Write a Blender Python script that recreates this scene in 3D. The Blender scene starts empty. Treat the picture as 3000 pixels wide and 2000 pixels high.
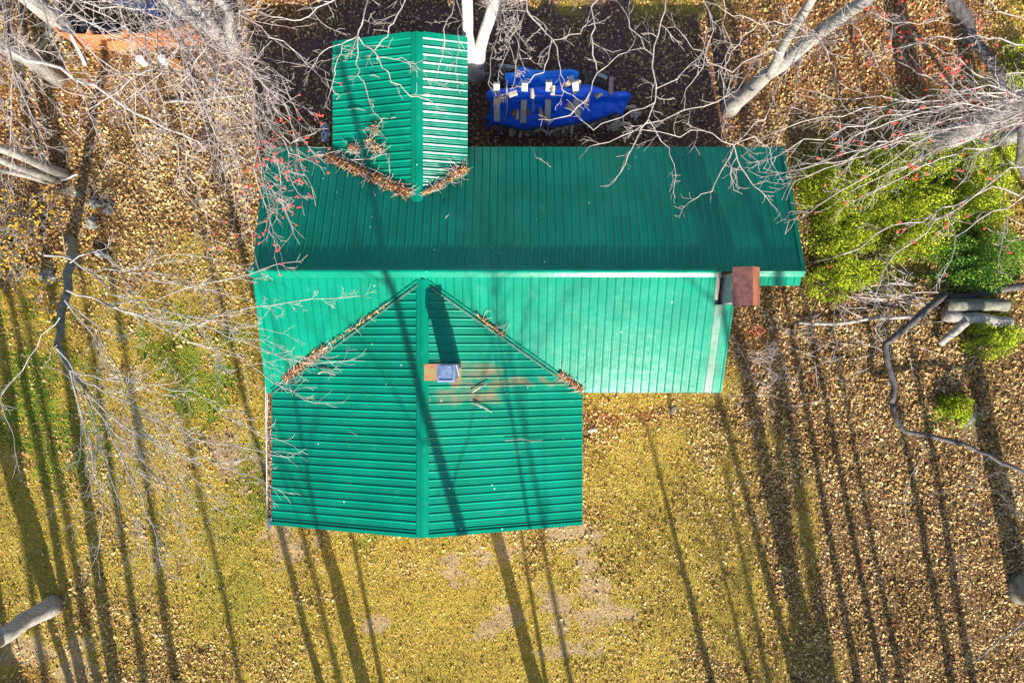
import bpy, bmesh, math, random
import numpy as np
from mathutils import Vector, noise as mnoise

# ------------------------------------------------------------------ camera, light, exposure
scene = bpy.context.scene
COL = scene.collection
H = 23.05                                  # camera height over the ground
F = 2000.0                                 # focal length in photo pixels
cam_d = bpy.data.cameras.new('camera')
cam_d.lens = 24.0; cam_d.sensor_width = 36.0
cam_d.clip_start = 0.1; cam_d.clip_end = 3000
cam = bpy.data.objects.new('camera', cam_d)
cam.location = (0, 0, H); cam.rotation_euler = (0, 0, 0)
COL.objects.link(cam); scene.camera = cam

SUNV = Vector((-0.22, 1.0, -0.56)).normalized()       # the way the light travels
sun_d = bpy.data.lights.new('sun', 'SUN')
sun_d.energy = 5.0; sun_d.angle = math.radians(0.55); sun_d.color = (1.0, 0.93, 0.83)
sun = bpy.data.objects.new('sun', sun_d)
sun.rotation_euler = SUNV.to_track_quat('-Z', 'Y').to_euler()
COL.objects.link(sun)
world = bpy.data.worlds.new('World'); scene.world = world; world.use_nodes = True
wn = world.node_tree; wn.nodes.clear()
sky = wn.nodes.new('ShaderNodeTexSky'); sky.sky_type = 'NISHITA'; sky.sun_disc = False
sky.sun_elevation = math.radians(28.7)
sky.sun_rotation = math.atan2(0.22, -1.0)
bg = wn.nodes.new('ShaderNodeBackground'); bg.inputs[1].default_value = 0.10
wo = wn.nodes.new('ShaderNodeOutputWorld')
wn.links.new(sky.outputs[0], bg.inputs[0]); wn.links.new(bg.outputs[0], wo.inputs[0])
scene.view_settings.view_transform = 'Standard'; scene.view_settings.look = 'None'
scene.view_settings.exposure = 1.22; scene.view_settings.gamma = 1.0
scene.cycles.max_bounces = 5; scene.cycles.diffuse_bounces = 2

R = random.Random(7)
NR = np.random.default_rng(11)

def W(px, py, h=0.0):
    D = H - h
    return (((px - 1500) / F) * D, ((1000 - py) / F) * D, h)

# ------------------------------------------------------------------ helpers
def tag(o, label=None, cat=None, group=None, kind=None):
    if label: o['label'] = label
    if cat: o['category'] = cat
    if group: o['group'] = group
    if kind: o['kind'] = kind
    return o

def empty(name, loc, label=None, cat=None, group=None):
    o = bpy.data.objects.new(name, None); COL.objects.link(o)
    o.location = loc; o.empty_display_size = 0.2
    return tag(o, label, cat, group)

def mesh_obj(name, verts, faces, mat, parent=None, smooth=False):
    me = bpy.data.meshes.new(name)
    me.from_pydata([tuple(v) for v in verts], [], faces)
    return link_mesh(name, me, mat, parent, smooth)

def link_mesh(name, me, mat, parent=None, smooth=False):
    if mat is not None: me.materials.append(mat)
    if smooth: me.polygons.foreach_set('use_smooth', [True] * len(me.polygons))
    me.update()
    o = bpy.data.objects.new(name, me); COL.objects.link(o)
    if parent is not None:
        o.parent = parent
        r = parent
        while r.parent is not None: r = r.parent
        o.matrix_parent_inverse = parent_world(parent).inverted()
    return o

def parent_world(o):
    from mathutils import Matrix
    m = Matrix.LocRotScale(o.location, o.rotation_euler, o.scale)
    if o.parent is not None:
        m = parent_world(o.parent) @ o.matrix_parent_inverse @ m
    return m

def np_mesh(name, V, Fq, mat, parent=None, smooth=False, attr=None):
    """V (n,3) float, Fq (m,k) int; attr: dict name -> (m,) or (n,4) arrays"""
    me = bpy.data.meshes.new(name)
    V = np.asarray(V, np.float32); Fq = np.asarray(Fq, np.int32)
    m, k = Fq.shape
    me.vertices.add(len(V)); me.vertices.foreach_set('co', V.ravel())
    me.loops.add(m * k); me.loops.foreach_set('vertex_index', Fq.ravel())
    me.polygons.add(m)
    me.polygons.foreach_set('loop_start', np.arange(0, m * k, k, dtype=np.int32))
    me.polygons.foreach_set('loop_total', np.full(m, k, np.int32))
    if attr:
        for nm, (dom, arr) in attr.items():
            if dom == 'FACE':
                a = me.attributes.new(nm, 'FLOAT', 'FACE'); a.data.foreach_set('value', np.asarray(arr, np.float32))
            else:
                a = me.attributes.new(nm, 'FLOAT_COLOR', 'POINT'); a.data.foreach_set('color', np.asarray(arr, np.float32).ravel())
    me.update(calc_edges=True)
    if smooth: me.polygons.foreach_set('use_smooth', [True] * m)
    return link_mesh(name, me, mat, parent)

class MB:
    """collects shapes that become ONE mesh"""
    def __init__(self): self.v = []; self.f = []
    def add(self, vs, fs):
        b = len(self.v); self.v += [tuple(v) for v in vs]
        self.f += [tuple(i + b for i in f) for f in fs]
    def box(self, c, s, rz=0, ry=0, rx=0, jit=0):
        from mathutils import Euler
        e = Euler((rx, ry, rz)).to_matrix(); vs = []
        for x in (-.5, .5):
            for y in (-.5, .5):
                for z in (-.5, .5):
                    p = Vector((x * s[0] * (1 + R.uniform(-jit, jit)), y * s[1] * (1 + R.uniform(-jit, jit)), z * s[2] * (1 + R.uniform(-jit, jit))))
                    vs.append(Vector(c) + e @ p)
        self.add(vs, [(0, 1, 3, 2), (4, 6, 7, 5), (0, 4, 5, 1), (2, 3, 7, 6), (0, 2, 6, 4), (1, 5, 7, 3)])
    def prism(self, poly, z0, z1):
        n = len(poly)
        vs = [(p[0], p[1], z0) for p in poly] + [(p[0], p[1], z1) for p in poly]
        self.add(vs, [tuple(range(n))[::-1], tuple(range(n, 2 * n))] + [(i, (i + 1) % n, n + (i + 1) % n, n + i) for i in range(n)])
    def tube(self, pts, rs, n=8, cap=True):
        b = len(self.v); m = len(pts)
        for i, p in enumerate(pts):
            p = Vector(p)
            t = (Vector(pts[min(i + 1, m - 1)]) - Vector(pts[max(i - 1, 0)])).normalized()
            a = t.orthogonal().normalized() if i == 0 else (self._a - t * self._a.dot(t)).normalized()
            self._a = a; c = t.cross(a)
            for k in range(n):
                an = 2 * math.pi * k / n
                self.v.append(tuple(p + (a * math.cos(an) + c * math.sin(an)) * rs[i]))
        for i in range(m - 1):
            for k in range(n):
                self.f.append((b + i * n + k, b + i * n + (k + 1) % n, b + (i + 1) * n + (k + 1) % n, b + (i + 1) * n + k))
        if cap:
            self.f.append(tuple(b + k for k in range(n))[::-1]); self.f.append(tuple(b + (m - 1) * n + k for k in range(n)))
    def build(self, name, mat, parent=None, smooth=False):
        return mesh_obj(name, self.v, self.f, mat, parent, smooth)

class Tubes:
    """many thin tapered tubes turned into one mesh at once"""
    def __init__(self): self.g = {}
    def add(self, pts, rs, sides=4):
        self.g.setdefault((len(pts), sides), []).append((pts, rs))
    def build(self, name, mat, parent=None):
        Vs = []; Fs = []; base = 0
        for (n, s), L in self.g.items():
            P = np.array([a for a, _ in L], float); Rr = np.array([b for _, b in L], float)
            T = np.empty_like(P); T[:, 1:-1] = P[:, 2:] - P[:, :-2]; T[:, 0] = P[:, 1] - P[:, 0]; T[:, -1] = P[:, -1] - P[:, -2]
            T /= np.linalg.norm(T, axis=2, keepdims=True) + 1e-9
            ref = np.array([0.31, 0.17, 0.93]); A = np.cross(T, ref); A /= np.linalg.norm(A, axis=2, keepdims=True) + 1e-9
            B = np.cross(T, A)
            an = np.arange(s) * 2 * math.pi / s
            V = P[:, :, None, :] + Rr[:, :, None, None] * (A[:, :, None, :] * np.cos(an)[None, None, :, None] + B[:, :, None, :] * np.sin(an)[None, None, :, None])
            m = len(L); V = V.reshape(-1, 3)
            i = np.arange(m)[:, None, None] * (n * s); j = np.arange(n - 1)[None, :, None] * s; k = np.arange(s)[None, None, :]; k2 = (k + 1) % s
            f = np.stack([i + j + k, i + j + k2, i + j + s + k2, i + j + s + k], axis=-1).reshape(-1, 4) + base
            Vs.append(V); Fs.append(f); base += len(V)
        if not Vs: return None
        return np_mesh(name, np.concatenate(Vs), np.concatenate(Fs), mat, parent, smooth=True)

# ---- value noise in numpy
def vnoise(x, y, seed=0):
    xi = np.floor(x).astype(int); yi = np.floor(y).astype(int); xf = x - xi; yf = y - yi
    def h(a, b):
        n = (a * 374761393 + b * 668265263 + seed * 974634777) & 0x7fffffff
        n = ((n ^ (n >> 13)) * 1274126177) & 0x7fffffff
        return ((n ^ (n >> 16)) & 0xffff) / 65535.0
    u = xf * xf * (3 - 2 * xf); v = yf * yf * (3 - 2 * yf)
    return (h(xi, yi) * (1 - u) + h(xi + 1, yi) * u) * (1 - v) + (h(xi, yi + 1) * (1 - u) + h(xi + 1, yi + 1) * u) * v
def fbm(x, y, seed=0, o=4):
    s = 0; a = .5; t = 0
    for k in range(o):
        s = s + a * vnoise(x * 2 ** k, y * 2 ** k, seed + k); t += a; a *= .55
    return s / t

# ------------------------------------------------------------------ materials
def new_mat(name):
    m = bpy.data.materials.new(name); m.use_nodes = True
    nt = m.node_tree; nt.nodes.clear()
    out = nt.nodes.new('ShaderNodeOutputMaterial'); b = nt.nodes.new('ShaderNodeBsdfPrincipled')
    nt.links.new(b.outputs[0], out.inputs[0])
    return m, nt, b
def N(nt, t, **kw):
    n = nt.nodes.new(t)
    for k, v in kw.items(): setattr(n, k, v)
    return n
def ramp(nt, stops):
    r = nt.nodes.new('ShaderNodeValToRGB'); e = r.color_ramp.elements
    while len(e) < len(stops): e.new(0.5)
    for i, (p, c) in enumerate(stops):
        e[i].position = p; e[i].color = (c[0], c[1], c[2], 1)
    return r
def mix(nt, fac, a, b, mode='MIX'):
    n = nt.nodes.new('ShaderNodeMix'); n.data_type = 'RGBA'; n.blend_type = mode
    for sock, val in ((n.inputs[0], fac), (n.inputs[6], a), (n.inputs[7], b)):
        if hasattr(val, 'links') or hasattr(val, 'is_output'): nt.links.new(val, sock)
        elif isinstance(val, (int, float)): sock.default_value = val
        else: sock.default_value = (*val, 1)
    return n.outputs[2]
def mmath(nt, op, a, b=None, clamp=False):
    n = nt.nodes.new('ShaderNodeMath'); n.operation = op; n.use_clamp = clamp
    for s, v in ((n.inputs[0], a), (n.inputs[1], b)):
        if v is None: continue
        if isinstance(v, (int, float)): s.default_value = v
        else: nt.links.new(v, s)
    return n.outputs[0]

def simple(name, c0, c1, scale=6, rough=.8, detail=6, bump=0.0, spec=.3, stretch=None, metal=0):
    m, nt, b = new_mat(name)
    tc = N(nt, 'ShaderNodeNewGeometry'); src = tc.outputs['Position']
    if stretch:
        mp = N(nt, 'ShaderNodeMapping'); mp.inputs['Scale'].default_value = stretch
        nt.links.new(src, mp.inputs[0]); src = mp.outputs[0]
    no = N(nt, 'ShaderNodeTexNoise'); no.inputs['Scale'].default_value = scale; no.inputs['Detail'].default_value = detail
    no.inputs['Roughness'].default_value = .65
    nt.links.new(src, no.inputs[0])
    r = ramp(nt, [(.3, c0), (.7, c1)]); nt.links.new(no.outputs[0], r.inputs[0])
    nt.links.new(r.outputs[0], b.inputs['Base Color'])
    b.inputs['Roughness'].default_value = rough; b.inputs['Specular IOR Level'].default_value = spec; b.inputs['Metallic'].default_value = metal
    if bump:
        bp = N(nt, 'ShaderNodeBump'); bp.inputs['Strength'].default_value = bump; bp.inputs['Distance'].default_value = .02
        nt.links.new(no.outputs[0], bp.inputs['Height']); nt.links.new(bp.outputs[0], b.inputs['Normal'])
    return m

def face_ramp(name, stops, rough=.8, spec=.2, transl=False):
    m, nt, b = new_mat(name)
    a = N(nt, 'ShaderNodeAttribute'); a.attribute_name = 'rnd'
    r = ramp(nt, stops); nt.links.new(a.outputs['Fac'], r.inputs[0]); nt.links.new(r.outputs[0], b.inputs['Base Color'])
    b.inputs['Roughness'].default_value = rough; b.inputs['Specular IOR Level'].default_value = spec
    if transl:
        b.inputs['Transmission Weight'].default_value = 0
    return m

G0 = (0.000, 0.165, 0.096); G1 = (0.000, 0.225, 0.138)
def roof_mat(name, rust=False, band=False, soil=.0):
    m, nt, b = new_mat(name)
    ge = N(nt, 'ShaderNodeNewGeometry'); pos = ge.outputs['Position']
    n1 = N(nt, 'ShaderNodeTexNoise'); n1.inputs['Scale'].default_value = .9; n1.inputs['Detail'].default_value = 8; nt.links.new(pos, n1.inputs[0])
    r1 = ramp(nt, [(.3, G0), (.72, G1)]); nt.links.new(n1.outputs[0], r1.inputs[0])
    col = r1.outputs[0]
    # chalky wear
    n2 = N(nt, 'ShaderNodeTexNoise'); n2.inputs['Scale'].default_value = 2.6; n2.inputs['Detail'].default_value = 10; n2.inputs['Roughness'].default_value = .72; nt.links.new(pos, n2.inputs[0])
    w = ramp(nt, [(.60, (0, 0, 0)), (.78, (.35, .35, .35))]); nt.links.new(n2.outputs[0], w.inputs[0])
    col = mix(nt, w.outputs[0], col, (.12, .38, .29))
    # droppings, screw heads
    vo = N(nt, 'ShaderNodeTexVoronoi'); vo.inputs['Scale'].default_value = 1.9; nt.links.new(pos, vo.inputs[0])
    sp = mmath(nt, 'LESS_THAN', vo.outputs['Distance'], .035)
    col = mix(nt, sp, col, (.75, .8, .75))
    sx = N(nt, 'ShaderNodeSeparateXYZ'); nt.links.new(pos, sx.inputs[0])
    def boxmask(x0, x1, y0, y1, soft, nz=.5):
        nn = N(nt, 'ShaderNodeTexNoise'); nn.inputs['Scale'].default_value = 3.5; nn.inputs['Detail'].default_value = 8; nt.links.new(pos, nn.inputs[0])
        off = mmath(nt, 'MULTIPLY', mmath(nt, 'SUBTRACT', nn.outputs[0], .5), nz)
        def edge(v, a, sgn):
            d = mmath(nt, 'SUBTRACT', v, a) if sgn > 0 else mmath(nt, 'SUBTRACT', a, v)
            d = mmath(nt, 'ADD', d, off)
            return mmath(nt, 'DIVIDE', d, soft, clamp=True)
        e = mmath(nt, 'MULTIPLY', edge(sx.outputs[0], x0, 1), edge(sx.outputs[0], x1, -1))
        f = mmath(nt, 'MULTIPLY', edge(sx.outputs[1], y0, 1), edge(sx.outputs[1], y1, -1))
        return mmath(nt, 'MULTIPLY', e, f)
    if rust:
        for (x0, x1, y0, y1, s, k) in ((-2.5, -.2, -1.15, -.52, .45, 1.0), (-1.7, 1.5, -1.30, -1.02, .22, .9), (-2.2, -.2, -1.75, -1.26, .40, 1.0), (-2.58, -2.18, -2.2, -1.0, .2, .8)):
            mk = mmath(nt, 'MULTIPLY', boxmask(x0, x1, y0, y1, s, .6), k)
            col = mix(nt, mk, col, (.30, .16, .085))
    if band:
        mk = boxmask(5.50, 5.78, -1.6, 2.0, .03, .03)
        nb = ramp(nt, [(.3, (.15, .15, .15)), (.62, (.8, .8, .8))]); nt.links.new(n2.outputs[0], nb.inputs[0])
        col = mix(nt, mmath(nt, 'MULTIPLY', mk, nb.outputs[0]), col, (.24, .27, .23))
    nt.links.new(col, b.inputs['Base Color'])
    b.inputs['Roughness'].default_value = .25; b.inputs['Specular IOR Level'].default_value = .26
    # slight oil-canning of the thin sheet
    n3 = N(nt, 'ShaderNodeTexNoise'); n3.inputs['Scale'].default_value = 5; n3.inputs['Detail'].default_value = 2; nt.links.new(pos, n3.inputs[0])
    bp = N(nt, 'ShaderNodeBump'); bp.inputs['Strength'].default_value = .10; bp.inputs['Distance'].default_value = .03
    nt.links.new(n3.outputs[0], bp.inputs['Height']); nt.links.new(bp.outputs[0], b.inputs['Normal'])
    rr = ramp(nt, [(.3, (.17, .17, .17)), (.75, (.28, .28, .28))]); nt.links.new(n2.outputs[0], rr.inputs[0]); nt.links.new(rr.outputs[0], b.inputs['Roughness'])
    return m

M = {}
M['roof'] = roof_mat('green_metal')
M['roof_rust'] = roof_mat('green_metal_with_rust', rust=True)
M['roof_band'] = roof_mat('green_metal_with_bare_strip', band=True)
M['flash'] = simple('valley_flashing', (.0, .13, .085), (.10, .19, .14), 3, .5, 8)
M['wall'] = simple('cream_siding', (.42, .38, .32), (.5, .46, .4), 3, .8)
M['white'] = simple('white_gutter', (.62, .60, .58), (.82, .8, .78), 5, .5)
M['rust_cap'] = simple('rusted_steel', (.10, .035, .04), (.24, .10, .075), 7, .55, 9, .15, .4)  # rust darkened for the cap side turned from the sun
M['rust_cap2'] = simple('orange_rusted_steel', (.22, .07, .04), (.42, .16, .08), 6, .6, 9, .15, .4, (1, .25, 1))  # same rust, brightened as the cap side facing the sun
M['rust_flash'] = simple('rusted_flashing', (.34, .11, .05), (.24, .27, .12), 4, .6, 9)
M['conc'] = simple('chimney_masonry', (.16, .18, .18), (.36, .36, .34), 9, .9, 8, .3)
M['galv'] = simple('galvanised_metal', (.07, .10, .19), (.20, .27, .42), 5, .35, 5, 0, .5)
M['galvw'] = simple('worn_metal', (.40, .42, .44), (.75, .77, .80), 6, .5)  # pale metal; also stands in for the small cap's reflection
M['bark_white'] = simple('pale_bark', (.34, .30, .26), (.78, .72, .66), 9, .85, 8, .5, .2)
M['bark'] = simple('grey_bark', (.17, .155, .135), (.46, .43, .38), 10, .9, 8, .6, .2)
M['bark_dark'] = simple('dark_bark', (.035, .03, .03), (.15, .135, .13), 10, .9, 8, .6, .2)  # dark bark; on the fallen limb the tone stands in for shade
M['bark_moss'] = simple('mossy_bark', (.07, .07, .05), (.26, .25, .20), 5, .95, 8, .7, .2)
M['twig'] = simple('twig_bark', (.26, .215, .19), (.60, .52, .47), 6, .8, 4, 0, .2)
M['twig_grey'] = simple('grey_twig_bark', (.20, .185, .165), (.48, .45, .41), 6, .8, 4, 0, .2)
M['twig_dark'] = simple('dark_twig_bark', (.10, .085, .08), (.26, .22, .2), 6, .8, 4, 0, .2)
M['wood_grey'] = simple('weathered_plank', (.26, .24, .22), (.66, .60, .53), 6, .85, 8, .2, .2, (6, 1, 1))
M['wood_brown'] = simple('brown_plank', (.22, .13, .11), (.42, .29, .24), 6, .85, 8, .2, .2, (6, 1, 1))
M['split'] = simple('split_firewood', (.30, .22, .15), (.74, .58, .43), 9, .9, 8, .3, .2)
M['split_dark'] = simple('barky_firewood', (.06, .045, .04), (.28, .21, .17), 9, .9, 8, .3, .2)
M['orange_wood'] = simple('orange_stained_boards', (.34, .10, .035), (.66, .25, .10), 5, .7, 8, .2, .3, (5, 5, .6))
M['black_pipe'] = simple('black_plastic', (.008, .012, .02), (.03, .045, .06), 3, .25, 3, 0, .6)
M['car_blue'] = simple('dark_blue_paint', (.012, .03, .11), (.02, .045, .15), 2, .25, 3, 0, .7)
M['glass'] = simple('dark_glass', (.02, .03, .04), (.03, .04, .05), 2, .08, 2, 0, .9)
M['tyre'] = simple('tyre_rubber', (.01, .01, .01), (.03, .03, .03), 8, .9)
M['silver'] = simple('silver_trim', (.5, .5, .52), (.7, .7, .72), 4, .3, 3, 0, .5)
M['tan_wood'] = simple('tan_lumber', (.30, .23, .10), (.55, .45, .24), 6, .85, 8, .2)
M['bucket'] = simple('white_plastic', (.68, .66, .68), (.86, .84, .86), 3, .5)
M['pot'] = simple('terracotta', (.26, .10, .03), (.42, .19, .06), 4, .8)
M['yellow'] = simple('yellow_paint', (.75, .45, .0), (.85, .6, .01), 4, .5)
M['stone'] = simple('grey_stone', (.06, .065, .06), (.34, .35, .31), 7, .95, 10, .9)
M['stone_pale'] = simple('pale_lavender_stone', (.16, .17, .24), (.85, .88, 1.0), 6, .9, 9, .6)
M['red_paint'] = simple('faded_red_wire', (.40, .06, .04), (.62, .16, .10), 4, .5)
M['bud_red'] = simple('red_maple_bud', (.62, .03, .03), (.85, .10, .07), 8, .7)
M['bud_yellow'] = simple('yellow_blossom', (.55, .27, .01), (.80, .50, .03), 8, .7)
# blue tarpaulins
for key_, c0_, c1_ in (('tarp', (.0, .09, .75), (.0, .15, .92)), ('tarp_light', (.0, .16, .70), (.0, .28, .9))):
  m, nt, b = new_mat('blue_tarpaulin')
  ge = N(nt, 'ShaderNodeNewGeometry'); no = N(nt, 'ShaderNodeTexNoise'); no.inputs['Scale'].default_value = 3.2; no.inputs['Detail'].default_value = 7
  no.inputs['Distortion'].default_value = .6
  nt.links.new(ge.outputs['Position'], no.inputs[0])
  r = ramp(nt, [(.3, c0_), (.7, c1_)]); nt.links.new(no.outputs[0], r.inputs[0]); nt.links.new(r.outputs[0], b.inputs['Base Color'])
  b.inputs['Roughness'].default_value = .42; bp = N(nt, 'ShaderNodeBump'); bp.inputs['Strength'].default_value = .55; bp.inputs['Distance'].default_value = .06
  nt.links.new(no.outputs[0], bp.inputs['Height']); nt.links.new(bp.outputs[0], b.inputs['Normal'])
  M[key_] = m

LEAF = face_ramp('dry_leaf', [(0, (.06, .03, .015)), (.22, (.24, .125, .04)), (.5, (.47, .30, .115)), (.8, (.70, .49, .22)), (1, (.88, .69, .40))])
LEAFR = face_ramp('rust_brown_leaf', [(0, (.06, .022, .012)), (.3, (.22, .08, .025)), (.6, (.44, .19, .06)), (.85, (.64, .35, .13)), (1, (.82, .60, .34))])
GRASS = face_ramp('late_autumn_grass', [(0, (.04, .08, .012)), (.2, (.20, .19, .02)), (.42, (.48, .36, .025)), (.62, (.54, .33, .05)), (.82, (.72, .50, .07)), (1, (.84, .66, .30))])
EVERG = face_ramp('evergreen_leaf', [(0, (.20, .10, .03)), (.16, (.06, .10, .012)), (.4, (.20, .28, .012)), (.72, (.38, .46, .015)), (1, (.62, .62, .06))])
EVERGD = face_ramp('dark_evergreen_leaf', [(0, (.01, .05, .01)), (.4, (.05, .14, .015)), (.8, (.16, .30, .02)), (1, (.32, .44, .05))])

# ------------------------------------------------------------------ ground
def lawn_mask(px, py):
    """how much lawn / green / bare dirt / rust leaf at photo-ground coordinates"""
    n = fbm(px / 120., py / 120., 3); n2 = fbm(px / 35., py / 35., 9)
    def blob(cx, cy, rx, ry, soft=1.1):
        d = np.sqrt(((px - cx) / rx) ** 2 + ((py - cy) / ry) ** 2) + (n - .5) * 1.1 + (n2 - .5) * .5
        return np.clip((1 - d) / soft + .5, 0, 1)
    def mx(*a):
        r_ = a[0]
        for q in a[1:]: r_ = np.maximum(r_, q)
        return r_
    n3 = fbm(px / 55., py / 40., 15)
    def dblob(cx, cy, rx, ry):
        d = np.sqrt(((px - cx) / (rx * .95)) ** 2 + ((py - cy) / (ry * .95)) ** 2) + (n3 - .5) * 2.4 + (n2 - .5) * 1.3
        return np.clip((1 - d) / .8 + .5, 0, 1) * .8
    n4 = fbm(px / 90., py / 90., 17)
    def gblob(cx, cy, rx, ry):
        d = np.sqrt(((px - cx) / rx) ** 2 + ((py - cy) / ry) ** 2) + (n4 - .5) * 2.2 + (n2 - .5) * 1.4
        return np.clip((1 - d) / 1.1 + .5, 0, 1) * .75
    lawn = mx(blob(1350, 1850, 850, 420), blob(650, 1600, 420, 420), blob(450, 1150, 420, 330), blob(1950, 1650, 330, 420) * .9,
              blob(760, 1250, 110, 450), blob(100, 1600, 260, 500), blob(120, 1100, 260, 300) * .9, blob(1900, 1380, 280, 160), blob(560, 850, 260, 180) * .6,
              blob(2250, 1900, 120, 300) * .6, blob(2950, 350, 110, 420) * .8, blob(2360, 1600, 60, 260) * .6, blob(120, 180, 200, 130) * .4, blob(1800, 20, 420, 50) * .8, blob(2130, 1120, 60, 90) * .8, blob(1850, 1170, 260, 50) * .8)
    green = mx(gblob(500, 1030, 190, 110) * .8, gblob(620, 1140, 150, 120) * .9, gblob(90, 1150, 170, 260) * .9, gblob(730, 1330, 90, 220) * .7, gblob(640, 1500, 160, 120) * .6,
               gblob(700, 1760, 210, 150) * .6, gblob(1080, 1590, 120, 60) * .7, gblob(2880, 960, 110, 90), gblob(2790, 1200, 70, 60), gblob(2900, 400, 120, 120) * .7, gblob(550, 900, 120, 70) * .5,
               gblob(250, 1300, 120, 200) * .6, gblob(1500, 1900, 200, 100) * .35, gblob(2650, 600, 340, 240), gblob(150, 1500, 160, 200) * .5)
    dirt = mx(dblob(360, 1260, 60, 90) * .8, dblob(680, 1350, 60, 110) * .9, dblob(1410, 1640, 85, 55), dblob(1470, 1600, 60, 60), dblob(1380, 1680, 60, 30), dblob(1660, 1560, 75, 45), dblob(1690, 1610, 90, 22),
              dblob(1640, 1790, 55, 85), dblob(1715, 1690, 35, 80), dblob(1760, 1800, 70, 85), dblob(1670, 1905, 85, 30), dblob(1465, 1830, 80, 45), dblob(840, 1600, 80, 75), dblob(1095, 1830, 45, 30),
              dblob(110, 1910, 150, 60) * .9, dblob(210, 1960, 60, 90) * .8, dblob(650, 1560, 60, 50) * .5, dblob(560, 820, 180, 60) * .45, dblob(2830, 1250, 70, 40) * .6)
    rust = mx(blob(2650, 130, 520, 260) * .85, blob(1820, 1210, 170, 110) * .8, blob(800, 60, 300, 130) * .7, blob(60, 300, 260, 330) * .7, blob(2250, 180, 260, 300) * .6, blob(90, 1970, 150, 60) * .7,
              blob(330, 800, 330, 200) * .35, blob(2200, 980, 200, 150) * .3)
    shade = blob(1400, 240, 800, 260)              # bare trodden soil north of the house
    return np.clip(lawn, 0, 1), np.clip(green, 0, 1), np.clip(dirt, 0, 1), np.clip(rust, 0, 1), np.clip(shade, 0, 1)

def axis(lo, hi, step, far):
    core = np.arange(lo, hi + 1e-6, step)
    out = [hi * 1.25, hi * 1.8, hi * 3, far * .4, far]
    left = [lo * 1.25, lo * 1.8, lo * 3, -far * .4, -far]
    return np.concatenate([left[::-1], core, out])
gx = axis(-20, 20, .1, 600); gy = axis(-14, 14, .1, 600)
GX, GY = np.meshgrid(gx, gy, indexing='ij')
def ground_z(x, y):
    core = np.clip(np.minimum(22 - np.abs(x), 16 - np.abs(y)) / 3, 0, 1)
    return ((fbm(x * .5 + 50, y * .5 + 50, 21) - .5) * .16 + (fbm(x * 3 + 50, y * 3 + 50, 31) - .5) * .05) * core - .02
GZ = ground_z(GX, GY)
la, gr, di, ru, sh = lawn_mask(1500 + GX / H * F, 1000 - GY / H * F)
col4 = np.stack([la, gr, di, ru], -1).reshape(-1, 4)
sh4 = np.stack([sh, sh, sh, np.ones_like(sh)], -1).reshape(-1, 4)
nx, ny = len(gx), len(gy)
I, J = np.meshgrid(np.arange(nx - 1), np.arange(ny - 1), indexing='ij')
q = np.stack([I * ny + J, (I + 1) * ny + J, (I + 1) * ny + J + 1, I * ny + J + 1], -1).reshape(-1, 4)

m, nt, b = new_mat('yard_ground')
at = N(nt, 'ShaderNodeAttribute'); at.attribute_name = 'zone'
at2 = N(nt, 'ShaderNodeAttribute'); at2.attribute_name = 'soil'
ge = N(nt, 'ShaderNodeNewGeometry')
def nz(scale, detail=8, rough=.7):
    n_ = N(nt, 'ShaderNodeTexNoise'); n_.inputs['Scale'].default_value = scale; n_.inputs['Detail'].default_value = detail; n_.inputs['Roughness'].default_value = rough
    nt.links.new(ge.outputs['Position'], n_.inputs[0]); return n_.outputs[0]
fine = nz(14); mid = nz(2.2); big = nz(.5)
sepc = N(nt, 'ShaderNodeSeparateColor'); nt.links.new(at.outputs['Color'], sepc.inputs[0])
def thr(mask, k=.55):
    v = mmath(nt, 'ADD', mask, mmath(nt, 'MULTIPLY', mmath(nt, 'SUBTRACT', fine, .5), k))
    v = mmath(nt, 'ADD', v, mmath(nt, 'MULTIPLY', mmath(nt, 'SUBTRACT', mid, .5), k))
    r_ = ramp(nt, [(.35, (0, 0, 0)), (.65, (1, 1, 1))]); nt.links.new(v, r_.inputs[0]); return r_.outputs[0]
def r2(src, a, b_, lo=.32, hi=.68):
    r_ = ramp(nt, [(lo, a), (hi, b_)]); nt.links.new(src, r_.inputs[0]); return r_.outputs[0]
litter = mix(nt, mid, r2(fine, (.045, .026, .013), (.32, .20, .085)), r2(fine, (.03, .018, .01), (.20, .12, .05)))
litter = mix(nt, thr(at.outputs['Alpha']), litter, r2(fine, (.07, .028, .012), (.36, .17, .06)))
lawnc = mix(nt, r2(mid, (0, 0, 0), (1, 1, 1)), r2(fine, (.14, .12, .02), (.42, .33, .06)), r2(fine, (.20, .12, .03), (.50, .35, .08)))
c = mix(nt, thr(sepc.outputs[0]), litter, lawnc)
c = mix(nt, thr(sepc.outputs[1]), c, r2(fine, (.05, .10, .01), (.20, .26, .03)))
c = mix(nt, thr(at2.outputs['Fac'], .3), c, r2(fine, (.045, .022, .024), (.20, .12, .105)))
c = mix(nt, mmath(nt, 'MULTIPLY', thr(sepc.outputs[2], .9), .7), c, r2(fine, (.20, .13, .075), (.46, .33, .22)))
nt.links.new(c, b.inputs['Base Color']); b.inputs['Roughness'].default_value = .95; b.inputs['Specular IOR Level'].default_value = .1
bp = N(nt, 'ShaderNodeBump'); bp.inputs['Strength'].default_value = .9; bp.inputs['Distance'].default_value = .05
nt.links.new(fine, bp.inputs['Height']); nt.links.new(bp.outputs[0], b.inputs['Normal'])
ground = np_mesh('ground', np.stack([GX, GY, GZ], -1).reshape(-1, 3), q, m, smooth=True, attr={'zone': ('POINT', col4), 'soil': ('POINT', sh4)})
tag(ground, kind='structure')

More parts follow.
